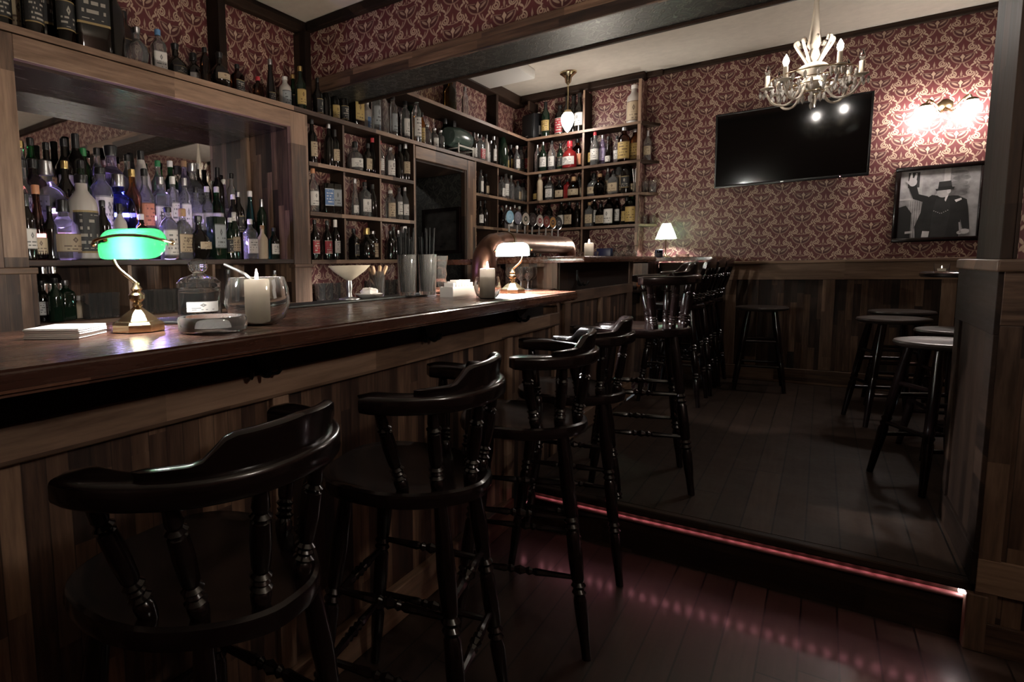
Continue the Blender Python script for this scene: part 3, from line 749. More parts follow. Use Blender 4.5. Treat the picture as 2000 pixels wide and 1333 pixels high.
# ------------------------------------------------------------------ television, picture, sconce
tl, tr, bl, br_ = at(1397, 223, 'y', 6.1), at(1705, 181, 'y', 6.1), at(1398, 369, 'y', 6.14), at(1698, 345, 'y', 6.14)
tw, th = 1.03, 0.625
cx = (tl[0] + tr[0] + bl[0] + br_[0]) / 4; cz = (tl[2] + tr[2] + bl[2] + br_[2]) / 4
t = thing('television', 'wide black switched-off television tilted forward on the damask wall', 'television', (cx, 6.105, cz))
t.rotation_euler = (R(6), 0, R(-1.2))
obj('back_shell', box(B(), -tw / 2 + .01, tw / 2 - .01, -.002, .04, -th / 2 + .01, th / 2 - .01, .01), 'plastic', t)
b = B(); e = .014
for q in ((-tw / 2, tw / 2, th / 2 - e, th / 2), (-tw / 2, tw / 2, -th / 2, -th / 2 + .024), (-tw / 2, -tw / 2 + e, -th / 2, th / 2), (tw / 2 - e, tw / 2, -th / 2, th / 2)): box(b, q[0], q[1], -.016, .004, q[2], q[3], .003)
obj('bezel', b, 'plastic', t)
obj('screen', box(B(), -tw / 2 + .01, tw / 2 - .01, -.010, -.003, -th / 2 + .02, th / 2 - .01), 'screen', t)
obj('maker_badge', box(B(), -.04, -.02, -.0175, -.016, -th / 2 + .008, -th / 2 + .016), 'steel', t)
obj('standby_light', box(B(), .34, .345, -.0175, -.016, -th / 2 + .010, -th / 2 + .014), 'red_led', t)
obj('wall_bracket', box(B(), -.15, .15, .04, .062, -.10, .10, .005), 'iron', t)

# framed black and white photograph of a generic figure, kept flat
p = at(1833, 397, 'y', 6.18)
PW, PH = .485, .565
t = thing('framed_photograph', 'black framed monochrome photograph of a man in a dark coat beneath the wall light', 'picture', (p[0] - .005, 6.195, p[2] + .0))
b = B(); e = .032
for q in ((-PW / 2, PW / 2, PH / 2 - e, PH / 2), (-PW / 2, PW / 2, -PH / 2, -PH / 2 + e), (-PW / 2, -PW / 2 + e, -PH / 2 + e, PH / 2 - e), (PW / 2 - e, PW / 2, -PH / 2 + e, PH / 2 - e)): box(b, q[0], q[1], -.03, 0, q[2], q[3], .006)
obj('frame', b, 'lacquer', t)
GR = {}
def grey(k, tint=(1, .95, .95), vary=.18):
    key = (k, vary)
    if key not in GR: GR[key] = plain('print tone %d' % len(GR), tuple(min(.8, k * (1.5 if k > .05 else 1)) * c for c in tint), .55, vary=vary)
    return GR[key]
b = B(); mats = []; lay = [0]
def patch(poly, k, vary=.18):
    g = grey(k, vary=vary)
    if g not in mats: mats.append(g)
    lay[0] += 1; y = -.012 - .00012 * lay[0]
    s = .0021
    f = b.faces.new([b.verts.new(((x - 100) * s, y, (120 - z) * s)) for x, z in poly]); f.material_index = mats.index(g)
def circ(cx, cz, rx, rz, n=20): return [(cx + rx * cos(2 * pi * i / n), cz + rz * sin(2 * pi * i / n)) for i in range(n)]
patch([(0, 0), (200, 0), (200, 240), (0, 240)], .16, .5)           # wall behind
patch([(0, 0), (58, 0), (58, 110), (0, 105)], .24, .3); patch([(20, 6), (50, 6), (50, 60), (20, 60)], .04)
patch([(58, 0), (112, 0), (112, 100), (58, 100)], .20, .4); patch([(112, 0), (128, 0), (128, 60), (112, 60)], .32)
for i in range(5): patch(circ(150 + 6 * (i % 2), 20 + 17 * i, 22, 9), .10, .5)
patch([(178, 0), (200, 0), (200, 240), (178, 240)], .17, .3)
patch([(0, 98), (64, 96), (64, 102), (0, 104)], .33)
for i in range(7): patch([(26 + 6 * i, 104), (28 + 6 * i, 104), (28 + 6 * i, 238), (26 + 6 * i, 238)], .28)
patch([(0, 128), (18, 122), (34, 150), (34, 240), (0, 240)], .012)
# coat, raised arm, waistcoat, head, hat
patch([(22, 58), (42, 50), (50, 84), (74, 94), (82, 108), (60, 112), (36, 100)], .012)
patch([(62, 108), (84, 90), (108, 94), (150, 98), (172, 112), (178, 150), (184, 214), (168, 218), (160, 180), (158, 240), (48, 240), (44, 200), (58, 150)], .014, .4)
patch([(96, 104), (128, 104), (134, 150), (124, 236), (86, 236), (88, 150)], .022, .3)
patch([(108, 92), (128, 86), (120, 116)], .42); patch([(112, 97), (119, 97), (116, 116)], .02)
patch(circ(112, 84, 16, 17), .30); patch([(98, 84), (92, 92), (100, 94)], .27); patch(circ(126, 80, 5, 9), .4)
patch([(92, 70), (140, 66), (138, 74), (94, 77)], .012); patch([(100, 46), (130, 44), (134, 70), (98, 72)], .02); patch([(99, 64), (133, 62), (134, 69), (98, 71)], .008)
patch(circ(32, 40, 11, 15), .34); patch([(22, 34), (26, 8), (30, 8), (31, 34)], .33); patch([(33, 32), (39, 8), (43, 10), (41, 36)], .35); patch([(20, 46), (14, 34), (18, 32), (25, 42)], .3)
patch([(142, 112), (158, 106), (160, 112), (146, 120)], .45)
for i in range(8): patch(circ(92 + 5 * i, 148 + (3 - abs(i - 3.5)) * 3, 1.6, 1.4, 8), .25)
patch(circ(172, 222, 12, 9), .32); patch(circ(160, 226, 7, 6), .3); patch([(156, 190), (160, 190), (164, 226), (160, 228)], .2)
patch([(66, 216), (84, 218), (82, 238), (64, 238)], .35); patch([(20, 216), (40, 214), (40, 222), (20, 224)], .3)
obj('print', b, mats, t, smooth=0)
obj('mount', box(B(), -PW / 2 + .02, PW / 2 - .02, -.011, -.004, -PH / 2 + .02, PH / 2 - .02), grey(.12), t)

t = thing('wall_sconce', 'brass wall light with two lit opal shades above the framed photograph', 'wall light', (.655, 6.2, 2.372))
obj('back_plate', lathe(B(), [(.045, 0), (.045, .01), (.032, .022), (.012, .03)], 8, Matrix.Rotation(R(90), 4, 'X') @ Matrix.Rotation(pi / 8, 4, 'Z')), 'bronze', t)
for s, dz in ((-1, -.0), (1, .0)):
    a = obj('arm', tube(B(), spline([(0, -.03, -.02), (s * .03, -.09, -.055), (s * .065, -.13, -.005), (s * .10, -.15, .028), (s * .118, -.15, .0)]), .0065, 8), 'brass', t)
    g = obj('shade', lathe(B(), [(.018, .0), (.030, -.006), (.048, -.030), (.056, -.055), (.054, -.075), (.044, -.090), (.001, -.095)], 24, Matrix.Translation((s * .118, -.15, -.012)), c1=False), 'globe', t)
    obj('cap', lathe(B(), [(.006, .014), (.02, .010), (.034, -.002), (.036, -.010)], 20, Matrix.Translation((s * .118, -.15, -.004))), 'bronze', t)

# ------------------------------------------------------------------ ceiling lights
px = at(1110, 141, 'z', CF)
t = thing('pendant_light', 'brass pendant with a lit flame-shaped glass shade before the corner shelves', 'pendant light', (px[0], px[1], CF))
obj('ceiling_rose', lathe(B(), [(.075, 0), (.073, -.012), (.05, -.03), (.03, -.05), (.025, -.09), (.008, -.11)], 24), 'brass', t)
obj('rod', tube(B(), [(0, 0, -.1), (0, 0, -.34)], .006, 8), 'brass', t)
obj('gallery', lathe(B(), [(.008, -.33), (.035, -.345), (.04, -.365), (.034, -.37)], 20), 'brass', t)
b = B()
rs = []
for i, (r, z) in enumerate([(.03, -.36), (.048, -.385), (.054, -.41), (.052, -.44), (.040, -.48), (.022, -.515), (.004, -.54)]):
    rs.append([V((r * (1 + .06 * cos(k * pi / 2 * 2)) * cos(2 * pi * k / 32), r * (1 + .06 * cos(k * pi)) * sin(2 * pi * k / 32), z)) for k in range(32)])
rings(b, rs); obj('shade', b, 'globe2', t)

cz0 = at(1590, 95, 'y', 4.2)
CHX, CHY = cz0[0], 4.2
t = thing('chandelier', 'crystal chandelier with candle bulbs hanging before the television', 'chandelier', (CHX, CHY, CF))
Z = lambda z: z - CF
zz = lambda py: at(1590, py, 'y', 4.2)[2] - CF
obj('ceiling_cup', lathe(B(), [(.06, 0), (.055, -.02), (.02, -.05), (.01, -.07)], 20), 'brass', t)
MT['frost'] = plain('frosted crystal', (0.55, 0.48, 0.39), 0.2, trans=0.25, ior=1.5, coat=.5)
obj('glass_column', lathe(B(), [(.006, zz(-40)), (.012, zz(10)), (.017, zz(40)), (.028, zz(75)), (.034, zz(88)), (.02, zz(96)), (.03, zz(104)), (.038, zz(112)), (.02, zz(122))], 16), 'frost', t)
obj('lower_bowl', lathe(B(), [(.02, zz(120)), (.06, zz(128)), (.075, zz(134)), (.05, zz(142)), (.03, zz(152)), (.045, zz(160)), (.03, zz(172)), (.008, zz(182))], 18), 'frost', t)
b = lathe(B(), [(0.0001, 0), (.006, .012), (.0085, .026), (.005, .038), (.0001, .044)], 6); drop = mesh('crystal', b, 'crystal', 0)
bead = mesh('crystal', ball(B(), (0, 0, 0), .007, 8, n=4), 'crystal', 0)
for k in range(8):
    a = 2 * pi * k / 8 + .2
    d = lambda r, z: V((r * cos(a), r * sin(a), z))
    obj('scroll', tube(B(), spline([d(.02, zz(128)), d(.05, zz(108)), d(.075, zz(92)), d(.085, zz(82)), d(.075, zz(78)), d(.066, zz(86))]), [.007] * 20 + [.008] * 21, 7), 'frost', t)
lit = {0: at(1535, 128, 'y', 4.06), 1: at(1641, 98, 'y', 4.10)}
def arm(r, ang, zc, on, hh):
    d = lambda rr, z: V((rr * cos(ang), rr * sin(ang), z))
    obj('arm', tube(B(), spline([d(.03, zz(150)), d(r * .45, zc - .085), d(r * .8, zc - .09), d(r, zc - .03), d(r, zc)]), .0065, 8), 'frost', t)
    M = Matrix.Translation(d(r, zc))
    obj('drip_tray', lathe(B(), [(.006, -.012), (.020, -.004), (.034, .003), (.033, .006), (.01, .004)], 12, M), 'frost', t)
    obj('candle_sleeve', lathe(B(), [(.0115, 0), (.0115, hh), (.009, hh + .002)], 12, M), 'cream', t)
    M2 = Matrix.Translation(d(r, zc + hh))
    obj('bulb', lathe(B(), [(.006, 0), (.010, .008), (.0145, .022), (.013, .036), (.006, .052), (.001, .062)], 12, M2), 'bulb' if on else 'bulb_off', t)
    for j in range(5):
        aj = 2 * pi * j / 5 + ang
        link('crystal', drop, t, d(r, zc - .052) + V((.030 * cos(aj), .030 * sin(aj), 0)), aj)
    return d(r, zc)
ar = []
for (lx, ly, lz) in (lit[0], lit[1]):
    dx, dy = lx - CHX, ly - CHY; ar.append(arm(sqrt(dx * dx + dy * dy), math.atan2(dy, dx), lz - .075 - CF, True, .07))
for a in (3.35, -.1, 1.5, 2.45, .75, -1.25):
    if a == -1.25: continue
    ar.append(arm(.205, a, zz(163), False, .07))
for p in ar:
    q = V((0, 0, zz(128)))
    for j in range(1, 7):
        f = j / 7; w = q.lerp(p, f); w.z -= .05 * sin(pi * f)
        link('crystal', bead, t, w)
for rr, z, n in ((.19, zz(166), 22), (.145, zz(176), 16), (.10, zz(184), 12), (.055, zz(198), 8)):
    obj('ring', tube(B(), [(rr * cos(2 * pi * k / 24), rr * sin(2 * pi * k / 24), z + .05) for k in range(25)], .003, 6), 'brass', t)
    for k in range(n): link('crystal', drop, t, (rr * cos(2 * pi * k / n), rr * sin(2 * pi * k / n), z), k)
link('crystal', drop, t, (0, 0, zz(214)))
# air unit
p = at(985, 152, 'z', CF - .06)
t = thing('air_conditioner', 'white slim air unit under the ceiling beyond the beam', 'air conditioner', (-2.33, 4.75, CF))
obj('housing', box(B(), -.30, .22, -1.1, .62, -.085, -.0, .015), 'white_plastic', t)
obj('outlet_grille', box(B(), -.28, .205, .60, .632, -.07, -.015, .004), 'plastic', t)
# unseen globe lamp, put in to light the near room
for x, y, lab in ((1.5, .75, 'unseen opal globe lamp put in to light the near room'),):
    g = thing('unseen_globe_lamp', lab, 'ceiling lamp', (x, y, CN))
    obj('rod', tube(B(), [(0, 0, 0), (0, 0, -.45)], .008, 8), 'bronze', g)
    obj('globe', ball(B(), (0, 0, -.57), .12, 24, n=14), 'globe_unseen', g)
    obj('shading_dish', lathe(B(), [(.02, -.80), (.12, -.79), (.20, -.755), (.235, -.715), (.23, -.712), (.19, -.75), (.02, -.785)], 32, c0=False, c1=False), 'bronze', g)  # added to block the globe's downward light and keep low parts dark
    obj('dish_stem', tube(B(), [(0, 0, -.68), (0, 0, -.80)], .01, 8), 'bronze', g)
g = thing('unseen_bulb_lamp', 'unseen bare bulb added to light the room beyond the doorway', 'ceiling lamp', (-3.55, 3.45, 2.7))  # hidden bulb added to brighten the back room
obj('flex', tube(B(), [(0, 0, 0), (0, 0, -.12)], .006, 6), 'plastic', g); obj('bulb', ball(B(), (0, 0, -.16), .04, 12), plain('fill bulb', (1, 1, 1), .5, emit=(1, .95, .85), estr=70), g)
# ------------------------------------------------------------------ bottles
def sq_ring(rx, ry, z, p, n=20): return [V((*sup(2 * pi * (i + .5) / n, rx, ry, p), z)) for i in range(n)]
def body(prof):     # (rx, ry, z, squareness)
    return rings(B(), [sq_ring(max(a, 1e-4), max(b_, 1e-4), z, p) for a, b_, z, p in prof])
def lab_strip(rx, ry, p, z0, z1, half=1.15):
    n = 14; b = B(); rs = []
    for z in (z0, z1):
        rs.append([V((*sup(-pi / 2 - half + 2 * half * i / n, rx + .0007, ry + .0007, p), z)) for i in range(n + 1)])
    return rings(b, rs, False, False, False)
def capm(r, z0, z1, r2=None): return lathe(B(), [(r * .96, z0), (r, z0 + .002), (r2 or r, z1 - .003), ((r2 or r) * .8, z1)], 14)
def rp(rows, p=2): return [(r, r, z, p) for r, z in rows]
KD = {}
def kind(c, prof, lab, cap, h):
    bm_ = mesh('bottle', body(prof), 'glass', 35); lm = mesh('label', lab_strip(*lab), 'white', 0) if lab else None
    cm = mesh('cap', capm(*cap), 'black', 30) if cap else None
    KD[c] = (bm_, lm, cm, h)
kind('s', rp([(.030, 0), (.0365, .004), (.037, .01), (.037, .165), (.035, .182), (.022, .208), (.0145, .225), (.0135, .275), (.0135, .285)]), (.037, .037, 2, .045, .145), (.0152, .262, .295), .295)
kind('w', rp([(.030, 0), (.0365, .004), (.037, .01), (.037, .185), (.033, .205), (.018, .232), (.0145, .25), (.014, .30)]), (.037, .037, 2, .05, .145), (.0152, .245, .305), .305)
kind('h', rp([(.034, 0), (.043, .004), (.044, .01), (.044, .14), (.038, .185), (.024, .235), (.0155, .275), (.015, .30)]), (.044, .044, 2, .04, .12), (.0175, .24, .312), .312)
kind('l', rp([(.026, 0), (.0315, .004), (.032, .01), (.032, .21), (.029, .228), (.016, .25), (.0135, .26), (.0135, .30)]), (.032, .032, 2, .05, .18), (.0152, .275, .315), .315)
kind('q', [(.032, .032, 0, 4), (.037, .037, .004, 5), (.038, .038, .01, 5.5), (.038, .038, .165, 5.5), (.034, .034, .18, 4), (.018, .018, .198, 2.5), (.0145, .0145, .21, 2), (.0145, .0145, .245, 2)], (.038, .038, 5.5, .035, .13), (.0165, .222, .255), .255)
kind('f', [(.040, .022, 0, 3), (.046, .026, .005, 3), (.047, .027, .012, 3), (.047, .027, .125, 3), (.040, .023, .15, 2.6), (.017, .015, .168, 2), (.0135, .0135, .18, 2), (.0135, .0135, .205, 2)], (.047, .027, 3, .03, .11, 1.0), (.016, .186, .22), .22)
kind('d', rp([(.040, 0), (.052, .005), (.054, .014), (.053, .09), (.046, .115), (.024, .135), (.017, .145), (.017, .165)]), (.0535, .0535, 2, .025, .085), (.022, .158, .20, .019), .20)
kind('o', rp([(.030, 0), (.040, .004), (.052, .03), (.056, .06), (.050, .095), (.030, .12), (.016, .135), (.0145, .165), (.017, .172)]), (.056, .056, 2, .045, .078, .7), (.017, .165, .195, .02), .195)
kind('j', rp([(.036, 0), (.044, .004), (.045, .01), (.045, .16), (.040, .185), (.024, .205), (.018, .215), (.018, .25)]), (.045, .045, 2, .02, .15), (.020, .235, .262), .262)
kind('b', [(.042, .036, 0, 9), (.043, .037, .003, 9), (.043, .037, .228, 9), (.042, .036, .23, 9)], (.043, .037, 9, .06, .19, 1.0), None, .23)
kind('t', rp([(.020, 0), (.028, .005), (.030, .02), (.028, .10), (.022, .16), (.013, .22), (.0125, .27)]), (.029, .029, 2, .02, .085), (.015, .25, .285), .285)
def lq(name, col, rough=.04, trans=1.0): return plain(name, col, rough, trans=trans, ior=1.42)
GM = {'C': (lq('clear bottle glass', (.90, .92, .92), .05, .93), 'clear'), 'K': (plain('near black bottle glass', (.006, .005, .004), .06, coat=.3), 'black'), 'B': (lq('brown bottle glass', (.10, .035, .012)), 'brown'),
      'A': (lq('amber spirit', (.75, .30, .06)), 'amber'), 'G': (lq('green bottle glass', (.04, .38, .12)), 'green'), 'D': (plain('dark green bottle glass', (.006, .014, .008), .06, coat=.3), 'dark green'),
      'U': (lq('blue bottle glass', (.02, .06, .75)), 'blue'), 'W': (plain('frosted white bottle', (.40, .37, .34), .35), 'frosted white'), 'R': (plain('red bottle', (.16, .012, .012), .15, coat=.3), 'red'),
      'P': (lq('violet bottle glass', (.62, .52, .82), .05, .88), 'violet'), 'T': (lq('teal bottle glass', (.05, .30, .36)), 'teal'), 'E': (plain('cream stoneware bottle', (.42, .34, .24), .5), 'cream stoneware'),
      'Y': (lq('golden liqueur', (.85, .55, .10)), 'golden')}
def labmat(name, paper, ink, gilt=None):
    m, nt, b = mat(name); tc = N(nt, 'ShaderNodeTexCoord'); s = N(nt, 'ShaderNodeSeparateXYZ'); nt.links.new(tc.outputs['Generated'], s.inputs[0])
    oi = N(nt, 'ShaderNodeObjectInfo'); rnd = E(nt, oi.outputs['Random'])
    x, z = E(nt, s.outputs[0]), E(nt, s.outputs[2])
    lines = ((z * 6.0 + rnd * 3.0).mod(1.0)).lt(0.42)
    word = white(nt, comb(nt, (x * 14.0).floor(), (z * 6.0 + rnd * 3.0).floor(), rnd * 20.0)).gt(.45)
    inn = (x - .5).abs().lt(.36) * (z - .5).abs().lt(.40)
    logo = ((x - .5).abs() * 1.5 + (z - .66).abs()).lt(.17) * ((x - .5).abs() * 1.5 + (z - .66).abs()).gt(.05)
    f = (lines * word * inn * (z.lt(.45).max(rnd.gt(.5)))).max(logo * rnd.lt(.6))
    c = mixc(nt, f * .8, paper, ink)
    edge = (z - .5).abs().gt(.455)
    c = mixc(nt, edge * .7, c, gilt or ink)
    nt.links.new(c, b.inputs['Base Color']); b.inputs['Roughness'].default_value = .55; return m
LM = {'w': (labmat('white label', (.52, .50, .47), (.05, .05, .05)), 'white'), 'c': (labmat('cream label', (.34, .27, .18), (.06, .03, .02)), 'cream'), 'k': (labmat('black label', (.012, .012, .012), (.35, .32, .27), (.35, .25, .1)), 'black'),
      'r': (labmat('red label', (.28, .02, .03), (.4, .5, .42)), 'red'), 'y': (labmat('yellow label', (.34, .24, .08), (.05, .02, .01)), 'yellow'), 'g': (labmat('grey label', (.22, .24, .25), (.02, .02, .02)), 'grey'), 'u': (labmat('blue label', (.08, .15, .30), (.6, .6, .6)), 'blue'),
      'p': (labmat('lilac label', (.40, .34, .50), (.1, .05, .2)), 'lilac'), 'o': (labmat('orange label', (.50, .20, .10), (.1, .03, .02)), 'orange')}
CM = {'k': (plain('black cap', (.01, .01, .01), .3), 'black'), 'w': (plain('white cap', (.65, .63, .60), .4), 'white'), 'g': (MT['gold'], 'gold'), 'r': (plain('red cap', (.40, .03, .04), .35), 'red'), 's': (MT['steel'], 'silver'), 'e': (plain('green cap', (.02, .16, .05), .4), 'green'),
      'o': (plain('cork stopper', (.30, .18, .09), .7, vary=.2), 'cork'), 'u': (plain('blue cap', (.10, .22, .40), .4), 'blue'), 'n': (plain('copper capsule', (.45, .20, .10), .35), 'orange')}
SH = {'s': 'round', 'w': 'slender', 'h': 'sloping', 'l': 'tall', 'q': 'square', 'f': 'flat', 'd': 'squat', 'o': 'bulbous', 'j': 'stout', 'b': 'carton', 't': 'tapered'}
USED = set(); PLACED = []
RAD = {'s': .037, 'w': .037, 'h': .044, 'l': .032, 'q': .041, 'f': .047, 'd': .054, 'o': .056, 'j': .045, 'b': .05, 't': .030}
FARDIV = ((-2.415, .010), (-1.865, .010), (-1.365, .014))
NEARDIV = ((3.0, .010), (3.40, .010), (3.83, .016), (5.309, .010), (.745, .026), (2.145, .026), (2.815, .026), (3.525, .026), (4.685, .026), (5.545, .026))
def bottle(k, g, l, c, h, loc, rz, label, group, cat='bottle'):
    bm_, lm, cm, hh = KD[k]; s = h / hh
    o = link('bottle' if k != 'b' else 'bottle_carton', bm_, None, loc, rz); o.scale = (max(s, .82) if k != 'b' else s,) * 2 + (s,)
    o.material_slots[0].link = 'OBJECT'; o.material_slots[0].material = GM[g][0]
    for nm, me, mm in (('label', lm, LM.get(l)), ('cap', cm, CM.get(c))):
        if me and mm:
            q = link(nm, me, o); q.material_slots[0].link = 'OBJECT'; q.material_slots[0].material = mm[0]
    assert label not in USED, label
    USED.add(label); tag(o, label, cat, group); return o
def article(px, row): return ORD[row.index(px)]
def row(spec, where, group, ax, val, z, rz, start='from left', jit=.0, depths=(0, .045, -.045, .02, -.02, .06, -.06), lim=None):
    rows = [r.split() for r in spec.strip().split(';') if r.strip()]
    n = len(rows); made = []
    for i, r in enumerate(rows):
        px, k, g, l, c, h = float(r[0]), r[1], r[2], r[3], r[4], float(r[5])
        def foot(val):
            py = 500
            for _ in range(6):
                q = at(px, py, ax, val); py += (q[2] - z) * 1144 / max(.5, (q - V((0, 0, H))).dot(FW))
            return q
        rr = RAD[k] * (max(h / KD[k][3], .82) if k != 'b' else h / KD[k][3]) + .002
        ia, io = 'xy'.index(ax), 1 - 'xy'.index(ax)
        best = None
        for dv in depths:
            q = foot(val + dv); loc = V((q[0], q[1], z + .0008)); cc = loc[io]
            for d0, half in (FARDIV if ax == 'y' else NEARDIV):
                if abs(cc - d0) < half + rr and (ax == 'y' or z < Z4 or val + dv - rr < XW + .105): cc = d0 + (half + rr) * (1 if cc > d0 else -1)
            if lim: cc = min(max(cc, lim[0] + rr), lim[1] - rr)
            loc[io] = cc
            bad = sum(max(0, r2 + rr - sqrt((x2 - loc[0]) ** 2 + (y2 - loc[1]) ** 2)) for x2, y2, z2, r2 in PLACED if abs(z2 - z) < .02)
            if best is None or bad < best[0] - 1e-5: best = (bad, loc)
            if bad < 1e-5: break
        bad, loc = best
        PLACED.append((loc[0], loc[1], z, rr))
        what = ('%s %s' % (GM[g][1], 'carton' if k == 'b' else SH[k] + ' bottle'))
        if l in LM: what += ', %s label' % LM[l][1]
        if c in CM and k != 'b' and len(what.split()) < 4: what += ', %s cap' % CM[c][1]
        posn = ORD[i] if i < (n + 1) // 2 else None
        if posn is None:
            j = n - 1 - i; posn = (ORD[j] + ' from right') if j else 'rightmost'
        else: posn = (posn + ' ' + start) if i else 'leftmost'
        made.append(bottle(k, g, l, c, h, loc, rz + random.uniform(-.25, .25), '%s, %s %s' % (what, posn, where), group))
    return made
XB = -2.545; LZ = R(90)
row('4 w K k k .33;36 s K c k .33;66 s K k k .33;96 b B k k .36;128 s B k k .34;152 s K n k .33;180 b K k k .37;205 w K k k .36;228 s K n k .34;247 q B k k .27', 'on the top shelf, nearest the viewer', 'bottles on the top shelf over the niche', 'x', XB, Z4, LZ, jit=.02)
row('270 o C n s .17;312 q C w u .22;345 o K k k .20;380 d K w k .19;402 l B n k .19;437 o K c k .19;465 q B k k .18;505 f B n r .15;530 t K k s .27;558 j W g w .20;574 s G k g .25;588 s D y g .27', 'on the top shelf before the beam', 'bottles on the top shelf over the niche', 'x', XB, Z4, LZ)
row('622 s K k k .26;640 s K n k .26;655 s K y k .25;672 w K k k .28;697 b K y k .24;716 q W u w .25', 'on the top shelf beneath the beam', 'bottles on the top shelf under the beam', 'x', XB, Z4, LZ)
row('735 l C g s .33;750 l C n s .35;768 l C g k .34;785 l C w k .33;802 w D n k .40;814 l C w s .36;824 l A y k .28;834 j C n s .20;848 j C w s .19;860 j C n s .19;869 w G n k .34', 'on the top shelf over the doorway', 'bottles on the top shelf over the doorway', 'x', XB, Z4, LZ)
row('925 w K w k .27;932 s C n s .29;938 q C r k .26;945 w C w k .31;953 l W n k .29;958 s C w s .27;964 l K w s .28;977 h D n k .40;988 s C y k .26;997 f K y k .30;1009 s C w w .27;1017 l C k k .30', 'on the top shelf past the cask', 'bottles in the corner, left wall', 'x', XB, Z4, LZ)
YR = 6.08
row('1035 w K r k .36;1049 l C n s .29;1060 s D w s .30;1077 s C w k .31;1094 s D k k .27;1112 d R w r .27;1127 q A o k .30', 'on far shelves behind the hanging light', 'bottles on the far wall shelves', 'y', YR, Z4, 0, jit=.01)
row('1149 s K y k .28;1161 s C w r .32;1176 l P p s .29;1187 t B w k .26;1204 s C w k .26;1218 j B y s .32;1241 j B y s .31', 'on far shelves right of the pendant', 'bottles on the far wall shelves', 'y', YR, Z4, 0, jit=.01)
row('1263 w C c s .27', 'outside the end post of the far shelves', 'bottles on the far wall shelves', 'y', YR, Z4, 0)
row('939 l C w k .25;950 s K c k .22;963 s C c s .29;976 q C w k .23;988 l C w s .30;998 s C n s .27;1011 q C c k .23;1021 d W w k .22', 'on the left wall, third shelf up', 'bottles in the corner, left wall', 'x', XB, Z3, LZ)
kov = row('1040 d K y o .20;1054 l E n w .28;1073 q C w s .24;1092 f B c k .20;1108 q R n k .20;1120 d A c o .21;1131 f C c k .22', 'on far shelves beside the white-lettered bottle', 'bottles on the far wall shelves', 'y', YR, Z3, 0)
row('1149 d C c k .23;1171 o B n o .21;1186 l C c s .27;1197 f C c k .23;1207 j C c o .33;1221 w K k k .34;1238 d A c k .23', 'on far shelves, third up, right bay', 'bottles on the far wall shelves', 'y', YR, Z3, 0)
row('938 w K w k .25;947 s K n k .26;955 w K w k .30;964 w K w k .29;977 q B n k .22;988 s C n s .25;996 s C w s .24;1005 l C n s .27;1014 s C n w .26', 'on the shelf behind the tap medallions', 'bottles in the corner, left wall', 'x', XB, 1.628, LZ)
row('1040 s K n k .23;1052 s B n k .22;1072 s K n g .30;1096 s K w k .28;1111 q B c k .26;1127 s K n k .25', 'on the lowest far shelf beside the taps', 'bottles on the far wall shelves', 'y', YR, 1.628, 0)
row('1142 q C c o .24;1160 l K w s .29;1172 f B c k .22;1189 j B w k .28;1204 l B w k .28;1223 q K y k .26;1236 j G y o .29', 'on the lowest far shelf, right bay', 'bottles on the far wall shelves', 'y', YR, 1.628, 0)
row('1052 s B w w .27;1065 w D y k .35;1093 j K r k .30;1107 s K n k .36;1119 s K n k .38', 'on the highest far shelf, left bay', 'bottles on the highest shelf', 'y', YR, Z5, 0)
row('1131 s K w k .37;1242 j W c w .36', 'on the highest far shelf, right bay', 'bottles on the highest shelf', 'y', YR, Z5, 0)
row('880 j Y n o .30;908 l C n s .29', 'on the highest left shelf below the air unit', 'bottles on the highest shelf', 'x', XB, Z5, LZ)
for z, nm, sp in ((Z3, 'top', ('618 s K c k .27;643 s K n s .27;669 w K c k .24', '694 d C w k .20;719 f K c k .21;736 t B n r .25', '750 s C w r .25;761 j C w s .22;781 w K n k .26;802 w K c s .29')),
                  (Z2, 'middle', ('617 s C w n .27;630 b K u k .19;645 b K r k .19;668 b K g k .19', '694 t C w s .25;713 q C w k .24;734 h K n k .23;746 q C w k .17', '763 j C c w .21;780 l C w k .24;801 s C w s .25')),
                  (Z1, 'bottom', ('619 s K r k .25;638 s K r k .25;660 w K w w .26', '692 q K k k .21;717 d K n g .22;743 j K c s .20', '760 s K n k .21;769 s K n k .24;779 q C n s .22;797 d C n s .25'))):
    for s_, col, lm_ in zip(sp, ('first', 'middle', 'third'), ((2.655, 2.99), (3.01, 3.39), (3.41, 3.813))):
        row(s_, 'in the %s bay of the %s row' % (col, nm), 'bottles in the nine bays', 'x', -2.492, z, LZ, start='from left', depths=(0, .012, -.012), lim=lm_)
# niche, three tiers
NW = 'in the niche, '
r1 = row('58 w K w k .26;79 t B c n .30;103 s K n k .22;129 d C c k .25;168 j W k k .36;206 s K n k .26;239 w W n k .25;280 q B w w .21', 'on front niche tier behind emerald lamp', 'bottles on the front tier of the niche', 'x', -2.475, NZ0, LZ, depths=(0, .012, -.012))
row('332 j C w k .25;360 f C c o .25;390 o K c k .22;425 b D g w .22;452 s D k w .22;470 w D c w .25;490 q C w w .22;514 s E n o .19;536 s T w k .18', 'on front niche tier past the lamp', 'bottles on the front tier of the niche', 'x', -2.475, NZ0, LZ, depths=(0, .012, -.012))
row('53 s C w k .30;73 q B w k .31;97 d C n s .31;135 s K k g .32;166 s D n k .33;203 j C w k .31;237 d U n s .29', 'on middle niche tier, nearer half', 'bottles on the middle tier of the niche', 'x', -2.605, TIER[0][1], LZ, depths=(0, .012, -.012))
